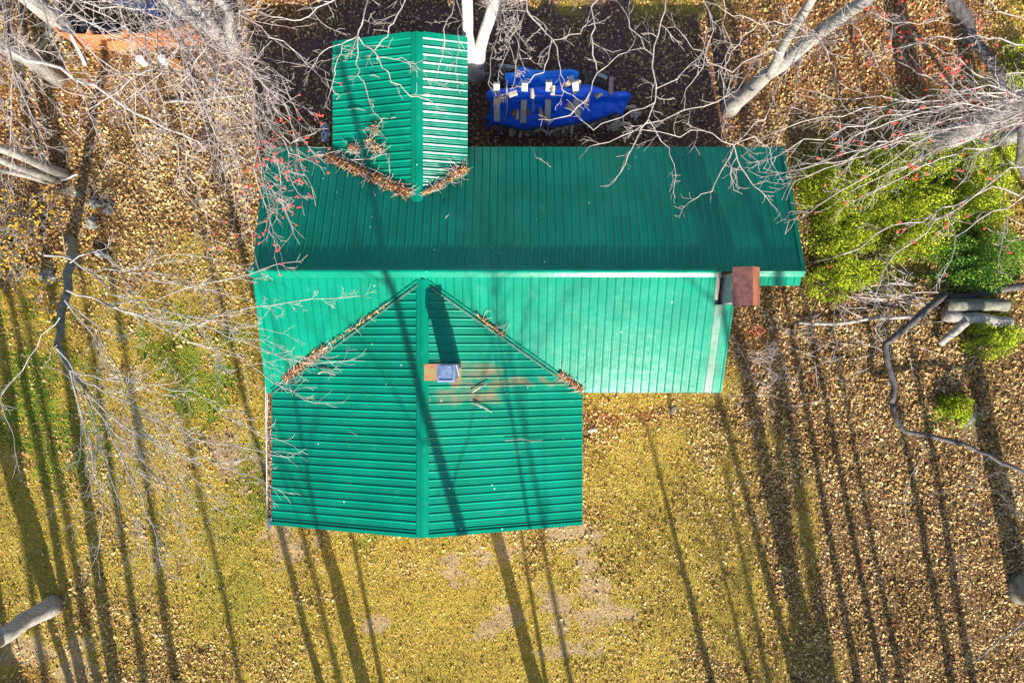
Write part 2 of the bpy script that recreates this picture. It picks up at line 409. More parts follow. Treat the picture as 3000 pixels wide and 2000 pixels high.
# ---- house footprint mask for scattering
def in_house(x, y):
    a = (x > -6.9) & (x < 5.7) & (y > -1.3) & (y < 5.4)
    b_ = (x > -6.8) & (x < 1.8) & (y > -5.1) & (y < 1)
    c_ = (x > -5.1) & (x < -1.4) & (y > 4) & (y < 8.5)
    d_ = (x > 5) & (x < 7.6) & (y > 1.8) & (y < 5.4)
    return a | b_ | c_ | d_

def scatter_quads(name, P, size, aspect, tilt, mat, rnd, label, kind='stuff', parent=None, cat=None, bend=.25):
    n = len(P)
    yaw = NR.uniform(0, 2 * math.pi, n); t1 = NR.normal(0, tilt, n); t2 = NR.normal(0, tilt, n)
    ax = np.stack([np.cos(yaw) * np.cos(t1), np.sin(yaw) * np.cos(t1), np.sin(t1)], -1)
    by = np.stack([-np.sin(yaw) * np.cos(t2), np.cos(yaw) * np.cos(t2), np.sin(t2)], -1)
    L = (size * .5)[:, None]; Wd = (size * aspect * .5)[:, None]
    up = np.zeros_like(ax); up[:, 2] = 1
    lift = (np.abs(np.sin(t1)) * size * .5 + np.abs(np.sin(t2)) * size * aspect * .5 + .004)[:, None] * up
    c_ = P + lift
    v0 = c_ - ax * L; v1 = c_ - by * Wd + up * L * bend; v2 = c_ + ax * L; v3 = c_ + by * Wd + up * L * bend
    V = np.stack([v0, v1, v2, v3], 1).reshape(-1, 3)
    Fq = np.arange(n * 4).reshape(-1, 4)
    o = np_mesh(name, V, Fq, mat, parent, attr={'rnd': ('FACE', rnd)})
    if label: tag(o, label, cat, None, kind)
    elif kind: o['kind'] = kind
    return o

def ground_pts(n, prob):
    x = NR.uniform(-18.2, 18.2, n); y = NR.uniform(-12.4, 12.4, n)
    m_ = lawn_mask(1500 + x / H * F, 1000 - y / H * F)
    keep = (NR.random(n) < prob(*m_, x, y)) & ~in_house(x, y)
    x = x[keep]; y = y[keep]
    return np.stack([x, y, ground_z(x, y)], -1)

P = ground_pts(1150000, lambda la, gr, di, ru, sh, x, y: np.clip((1 - la * .955) * (1 - di * .92) * (1 - gr * .6) * (1 - sh * .93) * (1 - ru * .8), .015, 1) * .62 * np.clip(fbm(x * .9 + 9, y * .9 + 9, 41) * 2.6 - .45, .25, 1.1))
rn = np.clip(NR.beta(1.6, 1.4, len(P)) * .9 + (fbm(P[:, 0] * 1.3 + 30, P[:, 1] * 1.3 + 30, 51) - .5) * .6, 0, 1)
scatter_quads('fallen_leaves', P, NR.gamma(6, .0125, len(P)).clip(.03, .16), .6, .55, LEAF, rn, 'tan and brown dry leaves strewn over the ground round the house', cat='leaves')
P = ground_pts(260000, lambda la, gr, di, ru, sh, x, y: np.clip(ru * (1 - la * .8) * (1 - sh * .7) * .9 + sh * .16, 0, 1) * .7)
rn = np.clip(NR.beta(1.5, 1.5, len(P)) + (fbm(P[:, 0] + 30, P[:, 1] + 30, 52) - .5) * .5, 0, 1)
scatter_quads('rusty_leaves', P, NR.uniform(.05, .12, len(P)), .62, .42, LEAFR, rn, 'rust brown leaves lying thickest under the trees at the edges', cat='leaves')
P = ground_pts(420000, lambda la, gr, di, ru, sh, x, y: np.clip(la + gr * .7 - di * .85 - sh * .9, 0, 1) * .8)
mk = lawn_mask(1500 + P[:, 0] / H * F, 1000 - P[:, 1] / H * F)
rn = np.clip(NR.beta(1.4, 1.4, len(P)) * .85 + .12 + (fbm(P[:, 0] * .8 + 60, P[:, 1] * .8 + 60, 61) - .5) * .7 - mk[1] * .42, 0, 1)
scatter_quads('grass', P, NR.uniform(.04, .10, len(P)), .34, .8, GRASS, rn, 'short yellow green grass of the lawn around the house', cat='grass', bend=.1)

# ------------------------------------------------------------------ the house
ZR = 18.2; PM = .44; YR = 1.87                       # main ridge: depth under the camera, pitch, y
def zmN(x, y): return H - (ZR + PM * (y - YR))
def zmS(x, y): return H - (ZR + PM * (YR - y))
XS = -2.40; ZS = 18.3; PE = (19.67 - 18.3) / (2.03 + 2.40); PW = (19.67 - 18.3) / (6.92 - 2.40)
def zsE(x, y): return H - (ZS + PE * (x - XS))
def zsW(x, y): return H - (ZS + PW * (XS - x))
XN = -2.66; ZN = 19.12; PN = .267
def znE(x, y): return H - (ZN + PN * (x - XN))
def znW(x, y): return H - (ZN + PN * (XN - x))

house = empty('house', (0, 0, 0), 'single storey house under ribbed green metal roofs with a wing on either side', 'house')

PROF = [(0, 0), (.031, .026), (.042, .026), (.062, 0), (.105, 0), (.112, .005), (.122, .005), (.129, 0), (.160, 0), (.167, .005), (.177, .005), (.184, 0)]
PITCH = .2286
def slope(name, orient, u0, u1, lo, hi, zf, mat, phase=0.0, label=None, flip=False):
    us = [(u0, 0.0)]
    k = math.floor((u0 - phase) / PITCH) - 1
    while True:
        b0 = phase + k * PITCH
        if b0 > u1: break
        for du, dz in PROF:
            u = b0 + du
            if u0 < u < u1: us.append((u, dz))
        k += 1
    us.append((u1, 0.0)); us.sort()
    V = []; Fc = []
    for u, dz in us:
        a, b_ = lo(u), hi(u)
        if b_ < a: b_ = a = (a + b_) / 2
        nseg = 6
        row = []
        for s in range(nseg + 1):
            v = a + (b_ - a) * s / nseg
            x, y = (u, v) if orient == 'x' else (v, u)
            wob = .004 * mnoise.noise(Vector((x * .8, y * .8, 3.1)))
            row.append((x, y, zf(x, y) + dz + wob))
        x0, y0, z0 = row[0]; x1, y1, z1 = row[-1]
        V += [(x0, y0, zf(x0, y0) - .07)] + row + [(x1, y1, zf(x1, y1) - .07)]
    n = 9
    for i in range(len(us) - 1):
        for j in range(n - 1):
            f = (i * n + j, (i + 1) * n + j, (i + 1) * n + j + 1, i * n + j + 1)
            Fc.append(f)
    Fc.append(tuple(range(n))); Fc.append(tuple((len(us) - 1) * n + k_ for k_ in range(n))[::-1])
    o = mesh_obj(name, V, Fc, mat, house)
    if label: o['label'] = label
    return o

# main north slope with the notch of the north wing
YE = 5.66
def hiN(x):
    if -5.20 < x < XN: return 5.49 + (3.967 - 5.49) * (x + 5.20) / (XN + 5.20)
    if XN <= x < -1.267: return 3.967 + (4.826 - 3.967) * (x - XN) / (-1.267 - XN)
    return YE
def slopeN(u0, u1, label=None): return slope('roof_slope', 'x', u0, u1, lambda u: YR + .0, hiN, zmN, M['roof'], .05, label)
def nslope_edges():
    # west rake runs slightly askew: x = -6.77 at the ridge, -7.12 at the eave
    return
slopeN(-6.95, 7.82, 'dull green north slope of the main roof, longest slope of the house')
# main south slope, either side of the south wing
YSE = -1.475
def vW(x): return 1.643 + (YSE - 1.643) * (x - XS) / (-6.92 - XS)
def vE(x): return 1.643 + (YSE - 1.643) * (x - XS) / (2.03 - XS)
slope('roof_slope', 'x', -6.93, XS, lambda u: max(YSE, vW(u)), lambda u: YR, zmS, M['roof'], .02, 'bright green triangular slope west of the south wing')
slope('roof_slope', 'x', XS, 6.04, lambda u: max(YSE, vE(u)) if u < 2.03 else YSE, lambda u: YR if u < 5.50 else (1.0 if u < 6.04 else 1.0), zmS, M['roof_band'], .02, 'bright green slope east of the south wing with a bare grey strip')
slope('roof_slope', 'x', 6.40, 7.74, lambda u: 1.50, lambda u: YR, zmS, M['roof'], .0, 'short shiny green lip beside the rusty chimney cap')
# south wing
YG = -5.24
slope('roof_slope', 'y', YG, 1.643, lambda u: XS, lambda u: 2.03 if u < YSE else XS + (2.03 - XS) * (1.643 - u) / (1.643 - YSE), zsE, M['roof_rust'], .12, 'east slope of the south wing with rust stains below the small chimney')
slope('roof_slope', 'y', YG, 1.643, lambda u: -6.92 if u < YSE else XS - (6.92 + XS) * (1.643 - u) / (1.643 - YSE), lambda u: XS, zsW, M['roof'], .12, 'west slope of the south wing beside the gutter')
# north wing
YNG = 8.64
slope('roof_slope', 'y', 3.967, YNG, lambda u: -5.20 if u > 5.49 else XN - (5.20 + XN) * (u - 3.967) / (5.49 - 3.967), lambda u: XN, znW, M['roof'], .03, 'wide west slope of the north wing littered with twigs')
slope('roof_slope', 'y', 3.967, YNG, lambda u: XN, lambda u: -1.267 if u > 4.826 else XN + (-1.267 - XN) * (u - 3.967) / (4.826 - 3.967), znE, M['roof'], .03, 'narrow east slope of the north wing with bright ribs')

def ridge_cap(p0, p1, ws, zfa, zfb, across, label):
    """a folded cap: flanges lie over the ribs, a small raised roll at the top"""
    mb = MB(); prof = [(-ws, .034), (-ws + .012, .042), (-ws * .35, .056), (-.035, .058), (-.02, .085), (.02, .085), (.035, .058), (ws * .35, .050), (ws - .012, .048), (ws, .034)]
    n = 14; V = []
    for i in range(n + 1):
        t = i / n; cx = p0[0] + (p1[0] - p0[0]) * t; cy = p0[1] + (p1[1] - p0[1]) * t
        for d, dz in prof:
            x, y = (cx, cy + d) if across == 'y' else (cx + d, cy)
            z = zfa(x, y) if d < 0 else zfb(x, y)
            V.append((x, y, z + dz + .003 * mnoise.noise(Vector((x * 1.3, y * 1.3, 9)))))
        V.append((cx + (ws if across == 'x' else 0), cy + (ws if across == 'y' else 0), V[-1][2] - .05))
        V.append((cx - (ws if across == 'x' else 0), cy - (ws if across == 'y' else 0), V[-12 + 1][2] - .05))
    k = len(prof) + 2
    Fc = []
    for i in range(n):
        for j in range(k): Fc.append((i * k + j, i * k + (j + 1) % k, (i + 1) * k + (j + 1) % k, (i + 1) * k + j))
    Fc += [tuple(range(k))[::-1], tuple(n * k + j for j in range(k))]
    o = mesh_obj('ridge_cap', V, Fc, M['roof'], house); o['label'] = label
    return o
ridge_cap((-7.0, YR), (5.47, YR), .16, zmS, zmN, 'y', 'long ridge cap of the main roof')
ridge_cap((6.2, YR - .03), (7.8, YR - .03), .12, zmS, zmN, 'y', 'short ridge cap east of the big chimney')
ridge_cap((XS, YG - .01), (XS, 1.66), .165, zsW, zsE, 'x', 'ridge cap of the south wing')
ridge_cap((XN, 3.90), (XN, YNG + .01), .165, znW, znE, 'x', 'ridge cap of the north wing')

def strip(name, pts, w, mat, th=.012, lift=.03, label=None):
    """a bent strip of flashing lying along a line of 3-D points"""
    mb = MB()
    for a, b_ in zip(pts[:-1], pts[1:]):
        a = Vector(a); b_ = Vector(b_); d = (b_ - a).normalized(); s = d.cross(Vector((0, 0, 1))).normalized() * w / 2
        u = Vector((0, 0, lift)); t = Vector((0, 0, -th))
        vs = [a - s + u, a + s + u, b_ + s + u, b_ - s + u]; vs += [v + t for v in vs]
        mb.add(vs, [(0, 1, 2, 3), (7, 6, 5, 4), (0, 4, 5, 1), (1, 5, 6, 2), (2, 6, 7, 3), (3, 7, 4, 0)])
    o = mb.build(name, mat, house)
    if label: o['label'] = label
    return o
# valleys: one strip either side of the crease and the dark groove between
for (p0, p1, lab) in (((XS - .1, 1.60), (-6.93, -1.45), 'west valley of the south wing'), ((XS + .1, 1.60), (2.02, -1.45), 'east valley of the south wing')):
    d = Vector((p1[0] - p0[0], p1[1] - p0[1], 0)).normalized(); s = Vector((-d.y, d.x, 0))
    if s.y > 0: s = -s
    a = Vector((p0[0], p0[1], 0)); b_ = Vector((p1[0], p1[1], 0))
    for off, w in ((.065, .06), (-.05, .035)):
        aa = a + s * off; bb = b_ + s * off
        zf = (zsW if p1[0] < XS else zsE) if off > 0 else zmS
        strip('valley_flashing', [(aa.x, aa.y, zf(aa.x, aa.y)), (bb.x, bb.y, zf(bb.x, bb.y))], w, M['flash'] if off > 0 else M['roof'], .01, .042, lab)
for (p0, p1, zf, lab) in (((XN - .1, 4.03), (-5.2, 5.47), zmN, 'west valley of the north wing'), ((XN + .12, 4.06), (-1.25, 4.80), zmN, 'east valley of the north wing')):
    strip('valley_flashing', [(p0[0], p0[1], zf(*p0)), (p1[0], p1[1], zf(*p1))], .09, M['flash'], .01, .04, lab)
# gable and rake trim
def trim(pts, w, label): strip('rake_trim', pts, w, M['roof'], .10, .045, label)
trim([(-6.95, YG + .02, zsW(-6.95, 0)), (XS - .17, YG + .02, zsW(XS - .17, 0))], .10, 'gable edge of the south wing, west half')
trim([(XS + .17, YG + .02, zsE(XS + .17, 0)), (2.03, YG + .02, zsE(2.03, 0))], .10, 'gable edge of the south wing, east half')
trim([(-5.20, YNG - .03, znW(-5.20, 0)), (XN - .17, YNG - .03, znW(XN - .17, 0))], .13, 'gable edge of the north wing, west half')
trim([(XN + .17, YNG - .03, znE(XN + .17, 0)), (-1.27, YNG - .03, znE(-1.27, 0))], .13, 'gable edge of the north wing, east half')
trim([(-6.84, YR, zmN(0, YR)), (-7.08, YE, zmN(0, YE))], .14, 'west rake of the north slope')
trim([(-6.84, YR, zmS(0, YR)), (-7.0, YSE, zmS(0, YSE))], .14, 'west rake of the south slope')
trim([(7.76, YR, zmN(0, YR)), (7.86, YE, zmN(0, YE))], .10, 'east rake of the north slope')

# walls
mb = MB()
def wall_prism(sec, x0, x1, axis_):
    n = len(sec)
    if axis_ == 'x': vs = [(x0, s[0], s[1]) for s in sec] + [(x1, s[0], s[1]) for s in sec]
    else: vs = [(s[0], x0, s[1]) for s in sec] + [(s[0], x1, s[1]) for s in sec]
    mb.add(vs, [tuple(range(n)), tuple(range(n, 2 * n))[::-1]] + [(i, (i + 1) % n, n + (i + 1) % n, n + i)[::-1] for i in range(n)])
e = .13
wall_prism([(-1.2, -.1), (-1.2, zmS(0, -1.2) - e), (YR, zmN(0, YR) - e), (5.35, zmN(0, 5.35) - e), (5.35, -.1)], -6.7, 5.62, 'x')
wall_prism([(1.9, -.1), (1.9, zmN(0, 1.9) - e), (5.34, zmN(0, 5.34) - e), (5.34, -.1)], 5.63, 7.5, 'x')
mb.build('wall', M['wall'], house)['label'] = 'main wall of the house'
mb = MB()
wall_prism([(-6.65, -.1), (-6.65, zsW(-6.65, 0) - e), (XS, zsE(XS, 0) - e), (1.75, zsE(1.75, 0) - e), (1.75, -.1)], -5.0, -1.22, 'y')
mb.build('wall', M['wall'], house)['label'] = 'wall of the south wing'
mb = MB()
wall_prism([(-4.95, -.1), (-4.95, znW(-4.95, 0) - e), (XN, znE(XN, 0) - e), (-1.5, znE(-1.5, 0) - e), (-1.5, -.1)], 5.36, 8.4, 'y')
mb.build('wall', M['wall'], house)['label'] = 'wall of the north wing'

# gutter on the west eave of the south wing
mb = MB(); gz = zsW(-6.95, 0) - .12; xg = -7.02
sec = [(-.07, .05), (-.07, -.06), (.05, -.06), (.05, .04), (.035, .04), (.035, -.045), (-.05, -.045), (-.05, .05)]
vs = []
for y in (-5.42, -.72):
    for dx, dz in sec: vs.append((xg + dx - (.06 if y > -1 else 0), y, gz + dz))
n = len(sec)
mb.add(vs, [(i, (i + 1) % n, n + (i + 1) % n, n + i) for i in range(n)] + [tuple(range(n))[::-1], tuple(range(n, 2 * n))])
gut = mb.build('gutter', M['white'], house); gut['label'] = 'white gutter filled with old leaves'
n = 1500
Pg = np.stack([xg + NR.uniform(-.04, .06, n), NR.uniform(-5.1, -.9, n), np.full(n, gz + .0) + NR.uniform(-.02, .05, n)], -1)
lf = scatter_quads('gutter_leaves', Pg, NR.uniform(.04, .07, n), .6, .5, LEAFR, NR.random(n), None, 'stuff', gut)

# ---- big chimney with the rusty gable cap
chim = empty('chimney', (5.98, 1.38, 3.2)); chim.parent = house; chim['label'] = 'big masonry chimney at the east end under a rusty gable cap'
mb = MB(); mb.box((5.99, 1.385, 2.35), (.54, .74, 6.1)); mb.box((5.99, 1.385, 5.37), (.60, .80, .07)); mb.build('chimney_stack', M['conc'], chim)
mb = MB(); mb.box((5.745, 1.38, 5.45), (.02, .7, .10)); mb.build('flue_edge', M['white'], chim)
for sx_ in (5.74, 6.22):
    for sy_ in (1.04, 1.38, 1.72):
        mb = MB(); mb.box((sx_, sy_, 5.59), (.03, .03, .40)); mb.build('cap_post', M['rust_cap'], chim)
zc = 5.83
def capside(x0, x1, z0, z1, mat, lab):
    mb = MB(); nseg = 8; vs = []
    for i in range(nseg + 1):
        y = .90 + i * (1.88 - .90) / nseg
        vs += [(x0, y, z0), (x1, y, z1), (x1, y, z1 - .02), (x0, y, z0 - .02)]
    fc = []
    for i in range(nseg):
        for j in range(4): fc.append((i * 4 + j, i * 4 + (j + 1) % 4, i * 4 + 4 + (j + 1) % 4, i * 4 + 4 + j))
    fc += [(3, 2, 1, 0), tuple(nseg * 4 + j for j in range(4))]
    mb.add(vs, fc); o = mb.build('cap_sheet', mat, chim); o['label'] = lab
capside(5.585, 6.03, zc - .06, zc + .14, M['rust_cap'], 'purple brown west sheet of the chimney cap')
capside(6.03, 6.285, zc + .14, zc - .10, M['rust_cap2'], 'orange east sheet of the chimney cap')
# ---- small metal chimney on the south wing
ch2 = empty('chimney', (-1.76, -.86, 4.4)); ch2.parent = house; ch2['label'] = 'small square metal chimney on the south wing ridge'
cx, cy = -1.665, -.80; z0 = 4.1; zt = 5.87
mb = MB(); mb.box((cx + .02, cy, 5.0), (.38, .38, 1.2)); mb.box((cx, cy, 5.62), (.44, .42, .05)); mb.box((cx - .02, cy, 5.75), (.38, .38, .25)); mb.build('chimney_stack', M['galv'], ch2)
mb = MB()
w = .225
rim = [(-w, -w), (w, -w), (w, w), (-w, w)]
inn = [(-w * .78, -w * .78), (w * .78, -w * .78), (w * .78, w * .78), (-w * .78, w * .78)]
vs = [(cx + a, cy + b_, zt - .05) for a, b_ in rim] + [(cx + a, cy + b_, zt + .015) for a, b_ in rim] + [(cx + a, cy + b_, zt + .03) for a, b_ in inn] + [(cx + a * .9, cy + b_ * .9, zt - .005) for a, b_ in inn]
mb.add(vs, [(3, 2, 1, 0)] + [(k, (k + 1) % 4, 4 + (k + 1) % 4, 4 + k) for k in range(4)] + [(4 + k, 4 + (k + 1) % 4, 8 + (k + 1) % 4, 8 + k) for k in range(4)] + [(8 + k, 8 + (k + 1) % 4, 12 + (k + 1) % 4, 12 + k) for k in range(4)] + [(12, 13, 14, 15)])
mb.build('chimney_cap', M['galv'], ch2)
mb = MB()
sp = []
for i in range(16):
    a = 2.6 - i * .33; rr = .115 - .0 * i
    sp.append((cx + math.cos(a) * rr * (.9 + .1 * math.sin(i)), cy + math.sin(a) * rr, zt + .004))
mb.tube(sp, [.012 + .025 * math.sin(math.pi * min(1, i / 15)) for i in range(16)], 6)
o = mb.build('worn_patch', M['galvw'], ch2)  # warped reflection on the cap, modelled as a pale swirl
for v in o.data.vertices: v.co.z = zt - .003 + (v.co.z - zt) * .12
mb = MB()
def sheet(x0, x1, y0, y1, zf, lift=.045):
    nn = 5; vs = []
    for i in range(nn + 1):
        x = x0 + (x1 - x0) * i / nn
        for y in (y0, y1):
            for l in (lift, lift - .02): vs.append((x, y, zf(x, y) + l))
    fc = []
    for i in range(nn):
        b0 = i * 4
        for (p, q_) in ((0, 2), (2, 3), (3, 1), (1, 0)): fc.append((b0 + p, b0 + 4 + p, b0 + 4 + q_, b0 + q_))
    fc += [(0, 2, 3, 1), (nn * 4, nn * 4 + 1, nn * 4 + 3, nn * 4 + 2)]
    mb.add(vs, fc)
sheet(-2.35, -1.38, -1.05, -.60, zsE, .06); mb.build('chimney_flashing', M['rust_flash'], ch2)
mb = MB(); mb.tube([(cx + .26, cy + .1, zsE(cx + .3, 0) + .02), (cx + .26, cy + .1, 5.15)], [.03, .03], 6); mb.tube([(cx + .27, cy - .1, 5.1), (cx + .22, cy + .2, 5.35)], [.02, .02], 6); mb.build('side_bracket', M['galv'], ch2)
# guy wire off the gable
mb = MB(); mb.tube([(XS - .17, YG - .02, 4.63), (-3.22, -7.06, .02)], [.012, .014], 5); tag(mb.build('guy_wire', M['bark_dark']), 'thin dark wire slanting to the lawn from the south gable peak', 'wire')

# ------------------------------------------------------------------ valley litter and roof sticks
def litter(name, p0, p1, zf, width, n, label, nt_=60):
    t = NR.random(n); d = np.array([p1[0] - p0[0], p1[1] - p0[1]]); L = np.linalg.norm(d); d = d / L; s = np.array([-d[1], d[0]])
    t = t + (fbm(t * 9 + 5, t * 0 + 3, 71) - .5) * .1
    off = NR.normal(0, width * .42, n)
    x = p0[0] + d[0] * t * L + s[0] * off; y = p0[1] + d[1] * t * L + s[1] * off
    z = np.array([zf(a, b_) for a, b_ in zip(x, y)]) + .03 + NR.uniform(0, .07, n) * np.exp(-(off / width) ** 2 * 3)
    root = empty(name, (p0[0], p0[1], zf(*p0)), label, 'leaves'); root['kind'] = 'stuff'
    scatter_quads('dead_leaves', np.stack([x, y, z], -1), NR.uniform(.03, .085, n), .5, .5, LEAFR, np.clip(NR.random(n) * .9 + .1, 0, 1), None, None, root)
    T = Tubes()
    for i in range(nt_):
        tt = R.random(); o_ = R.gauss(0, width * .45); a = R.uniform(0, 6.28) if R.random() < .45 else math.atan2(d[1], d[0]) + R.gauss(0, .5)
        px = p0[0] + d[0] * tt * L + s[0] * o_; py = p0[1] + d[1] * tt * L + s[1] * o_; ln = R.uniform(.1, .42); pts = []
        for k in range(4):
            pts.append((px, py, zf(px, py) + .06 + R.uniform(0, .05))); a += R.gauss(0, .35); px += math.cos(a) * ln / 3; py += math.sin(a) * ln / 3
        T.add(pts, [.009, .008, .007, .004])
    T.build('dead_twigs', M['twig'], root)
    return root
def zmaxN(x, y): return max(zmN(x, y), znW(x, y) if x < XN else znE(x, y)) if -5.25 < x < -1.26 else zmN(x, y)
def zmaxS(x, y): return max(zmS(x, y), zsW(x, y) if x < XS else zsE(x, y))
litter('valley_litter', (-5.35, 5.38), (-2.85, 4.12), zmaxN, .17, 3400, 'thick band of leaves and twigs in the west valley of the north wing', 150)
litter('valley_litter', (-2.5, 4.12), (-1.22, 4.9), zmaxN, .07, 800, 'thin line of twigs in the short east valley of the north wing', 50)
litter('valley_litter', (-1.3, 4.93), (-1.75, 4.7), zmaxN, .12, 500, 'small heap of twigs at the low end of the short valley', 40)
litter('valley_litter', (-6.5, -1.1), (-5.2, -.15), zmaxS, .11, 1000, 'leaf heap at the low end of the west valley above the gutter', 40)
litter('valley_litter', (-5.1, -.1), (-3.4, 1.0), zmaxS, .035, 250, 'sparse leaves along the upper part of the west valley', 10)
litter('valley_litter', (2.02, -1.42), (1.35, -.9), zmaxS, .09, 800, 'leaf heap at the low end of the long east valley', 25)
litter('valley_litter', (-.2, .15), (-1.0, .75), zmaxS, .03, 300, 'wisp of leaves halfway up the long east valley', 10)
litter('roof_litter', (-4.0, 6.15), (-3.75, 5.9), zmaxN, .16, 60, 'tangle of twigs at the middle of the north wing west slope', 18)
litter('roof_litter', (-4.2, 5.75), (-3.65, 5.35), zmaxN, .2, 160, 'leaf and twig drift just above the thick valley litter', 30)
litter('roof_litter', (-4.7, 5.6), (-4.4, 5.45), zmaxN, .12, 220, 'small leaf patch by the west eave of the north wing', 30)

def ray_to(px, py, zf, lift=.03):
    D = 19.0
    for _ in range(12):
        x = (px - 1500) / F * D; y = (1000 - py) / F * D; D = H - zf(x, y) - lift
    return (x, y, H - D)
def stick(pix, r0, zf, label, mat='twig', lift=.05, cat='stick'):
    root = MB(); pts = []; rs = []
    for i, (a, b_) in enumerate(pix):
        p = ray_to(a, b_, zf, lift + r0); pts.append(p); rs.append(r0 * (1 - .55 * i / (len(pix) - 1)))
    root.tube(pts, rs, 6)
    for i in range(1, len(pts) - 1):
        a = Vector(pts[i]); d = (Vector(pts[i + 1]) - a).normalized(); s = d.cross(Vector((0, 0, 1)))
        k = R.choice((-1, 1)); root.tube([a, a + (d * .6 + s * k * .6 + Vector((0, 0, .2))) * .09], [rs[i] * .6, rs[i] * .3], 5)
    return tag(root.build('stick', M[mat], None, True), label, cat, 'sticks on the roof')
stick([(942, 452), (985, 462), (1030, 468), (1085, 466), (1130, 448)], .022, zmaxN, 'longest pale branch lying along the west valley litter')
stick([(1140, 448), (1139, 470), (1141, 495), (1143, 510)], .016, zmaxN, 'upright forked stick standing in the valley litter near the north ridge')
stick([(1020, 322), (1045, 318), (1070, 324)], .012, zmaxN, 'pale crooked twig in the middle of the north wing west slope')
stick([(1145, 347), (1160, 343)], .014, zmaxN, 'short pale stub near the north wing ridge cap')
stick([(985, 292), (1000, 278)], .008, zmaxN, 'thin dark twig by the west eave of the north wing')
stick([(1010, 276), (1020, 274), (1030, 271)], .008, zmaxN, 'tiny bent twig right of the thin dark one')
stick([(1085, 222), (1095, 220), (1113, 228)], .012, zmaxN, 'curled leaf cluster twig high on the north wing')
stick([(1562, 437), (1570, 460), (1582, 466), (1600, 478), (1614, 490)], .012, zmN, 'lone pale zigzag twig on the north slope below the tarp')
stick([(1305, 638), (1318, 625)], .01, zmN, 'small checked twig in the middle of the north slope')
stick([(1094, 560), (1100, 575)], .018, zmN, 'stubby pale chip just below the valley litter')
stick([(1382, 1149), (1405, 1135), (1430, 1122)], .022, zsE, 'straight stick on the rust stain east of the small chimney')
stick([(1388, 1181), (1405, 1188), (1422, 1196), (1441, 1208)], .020, zsE, 'bent stick below the straight one on the south wing')
stick([(932, 1094), (945, 1088), (962, 1090), (982, 1098)], .026, zsW, 'thick curved stick near the west valley')
stick([(1480, 1290), (1530, 1286), (1560, 1292), (1590, 1288)], .010, zsE, 'dead twig spray low on the east slope of the south wing')
stick([(1020, 1263), (1038, 1270), (1048, 1275)], .006, zsW, 'hair thin twig in the middle of the west slope')

# ------------------------------------------------------------------ trees
def rvec(): return (R.gauss(0, 1), R.gauss(0, 1), R.gauss(0, 1))
def nrm(v):
    l = math.sqrt(v[0] ** 2 + v[1] ** 2 + v[2] ** 2) + 1e-9
    return (v[0] / l, v[1] / l, v[2] / l)
def grow(T, p, d, L, r, depth, wig=.22, flat=.55, tips=None, kids=(3, 5), drop=0.0):
    n = 5 if L > .35 else 4
    pts = [p]; dd = d; step = L / (n - 1)
    for i in range(n - 1):
        g = rvec(); dd = nrm((dd[0] + g[0] * wig, dd[1] + g[1] * wig, dd[2] * .96 + g[2] * wig * flat - drop))
        p = (p[0] + dd[0] * step, p[1] + dd[1] * step, p[2] + dd[2] * step); pts.append(p)
    rs = [max(.0042, r * (1 - .6 * i / (n - 1))) for i in range(n)]
    T.add(pts, rs, 4 if r > .014 else 3)
    if depth <= 0:
        if tips is not None: tips.append(pts[-1])
        return
    k = R.randint(*kids)
    for j in range(k):
        t = .22 + .78 * (j + R.random() * .8) / k
        if t > 1: t = 1
        f = t * (n - 1); i = min(n - 2, int(f)); u = f - i
        q_ = tuple(pts[i][a] * (1 - u) + pts[i + 1][a] * u for a in range(3))
        dl = nrm(tuple(pts[i + 1][a] - pts[i][a] for a in range(3)))
        g = rvec(); dt = g[0] * dl[0] + g[1] * dl[1] + g[2] * dl[2]
        s = nrm((g[0] - dl[0] * dt, g[1] - dl[1] * dt, (g[2] - dl[2] * dt) * flat))
        an = R.uniform(.45, .95)
        nd = nrm(tuple(dl[a] * math.cos(an) + s[a] * math.sin(an) for a in range(3)))
        grow(T, q_, nd, L * R.uniform(.38, .62) * (1.15 - .4 * t), rs[i] * .62, depth - 1, wig, flat, tips, kids, drop)

def wig_line(pts, amp, sub=3):
    out = []
    for a, b_ in zip(pts[:-1], pts[1:]):
        for k in range(sub):
            t = k / sub; L = math.dist(a, b_)
            j = amp * L if (k or out) else 0
            out.append(tuple(a[i] * (1 - t) + b_[i] * t + R.gauss(0, 1) * j for i in range(3)))
    out.append(tuple(pts[-1])); return out

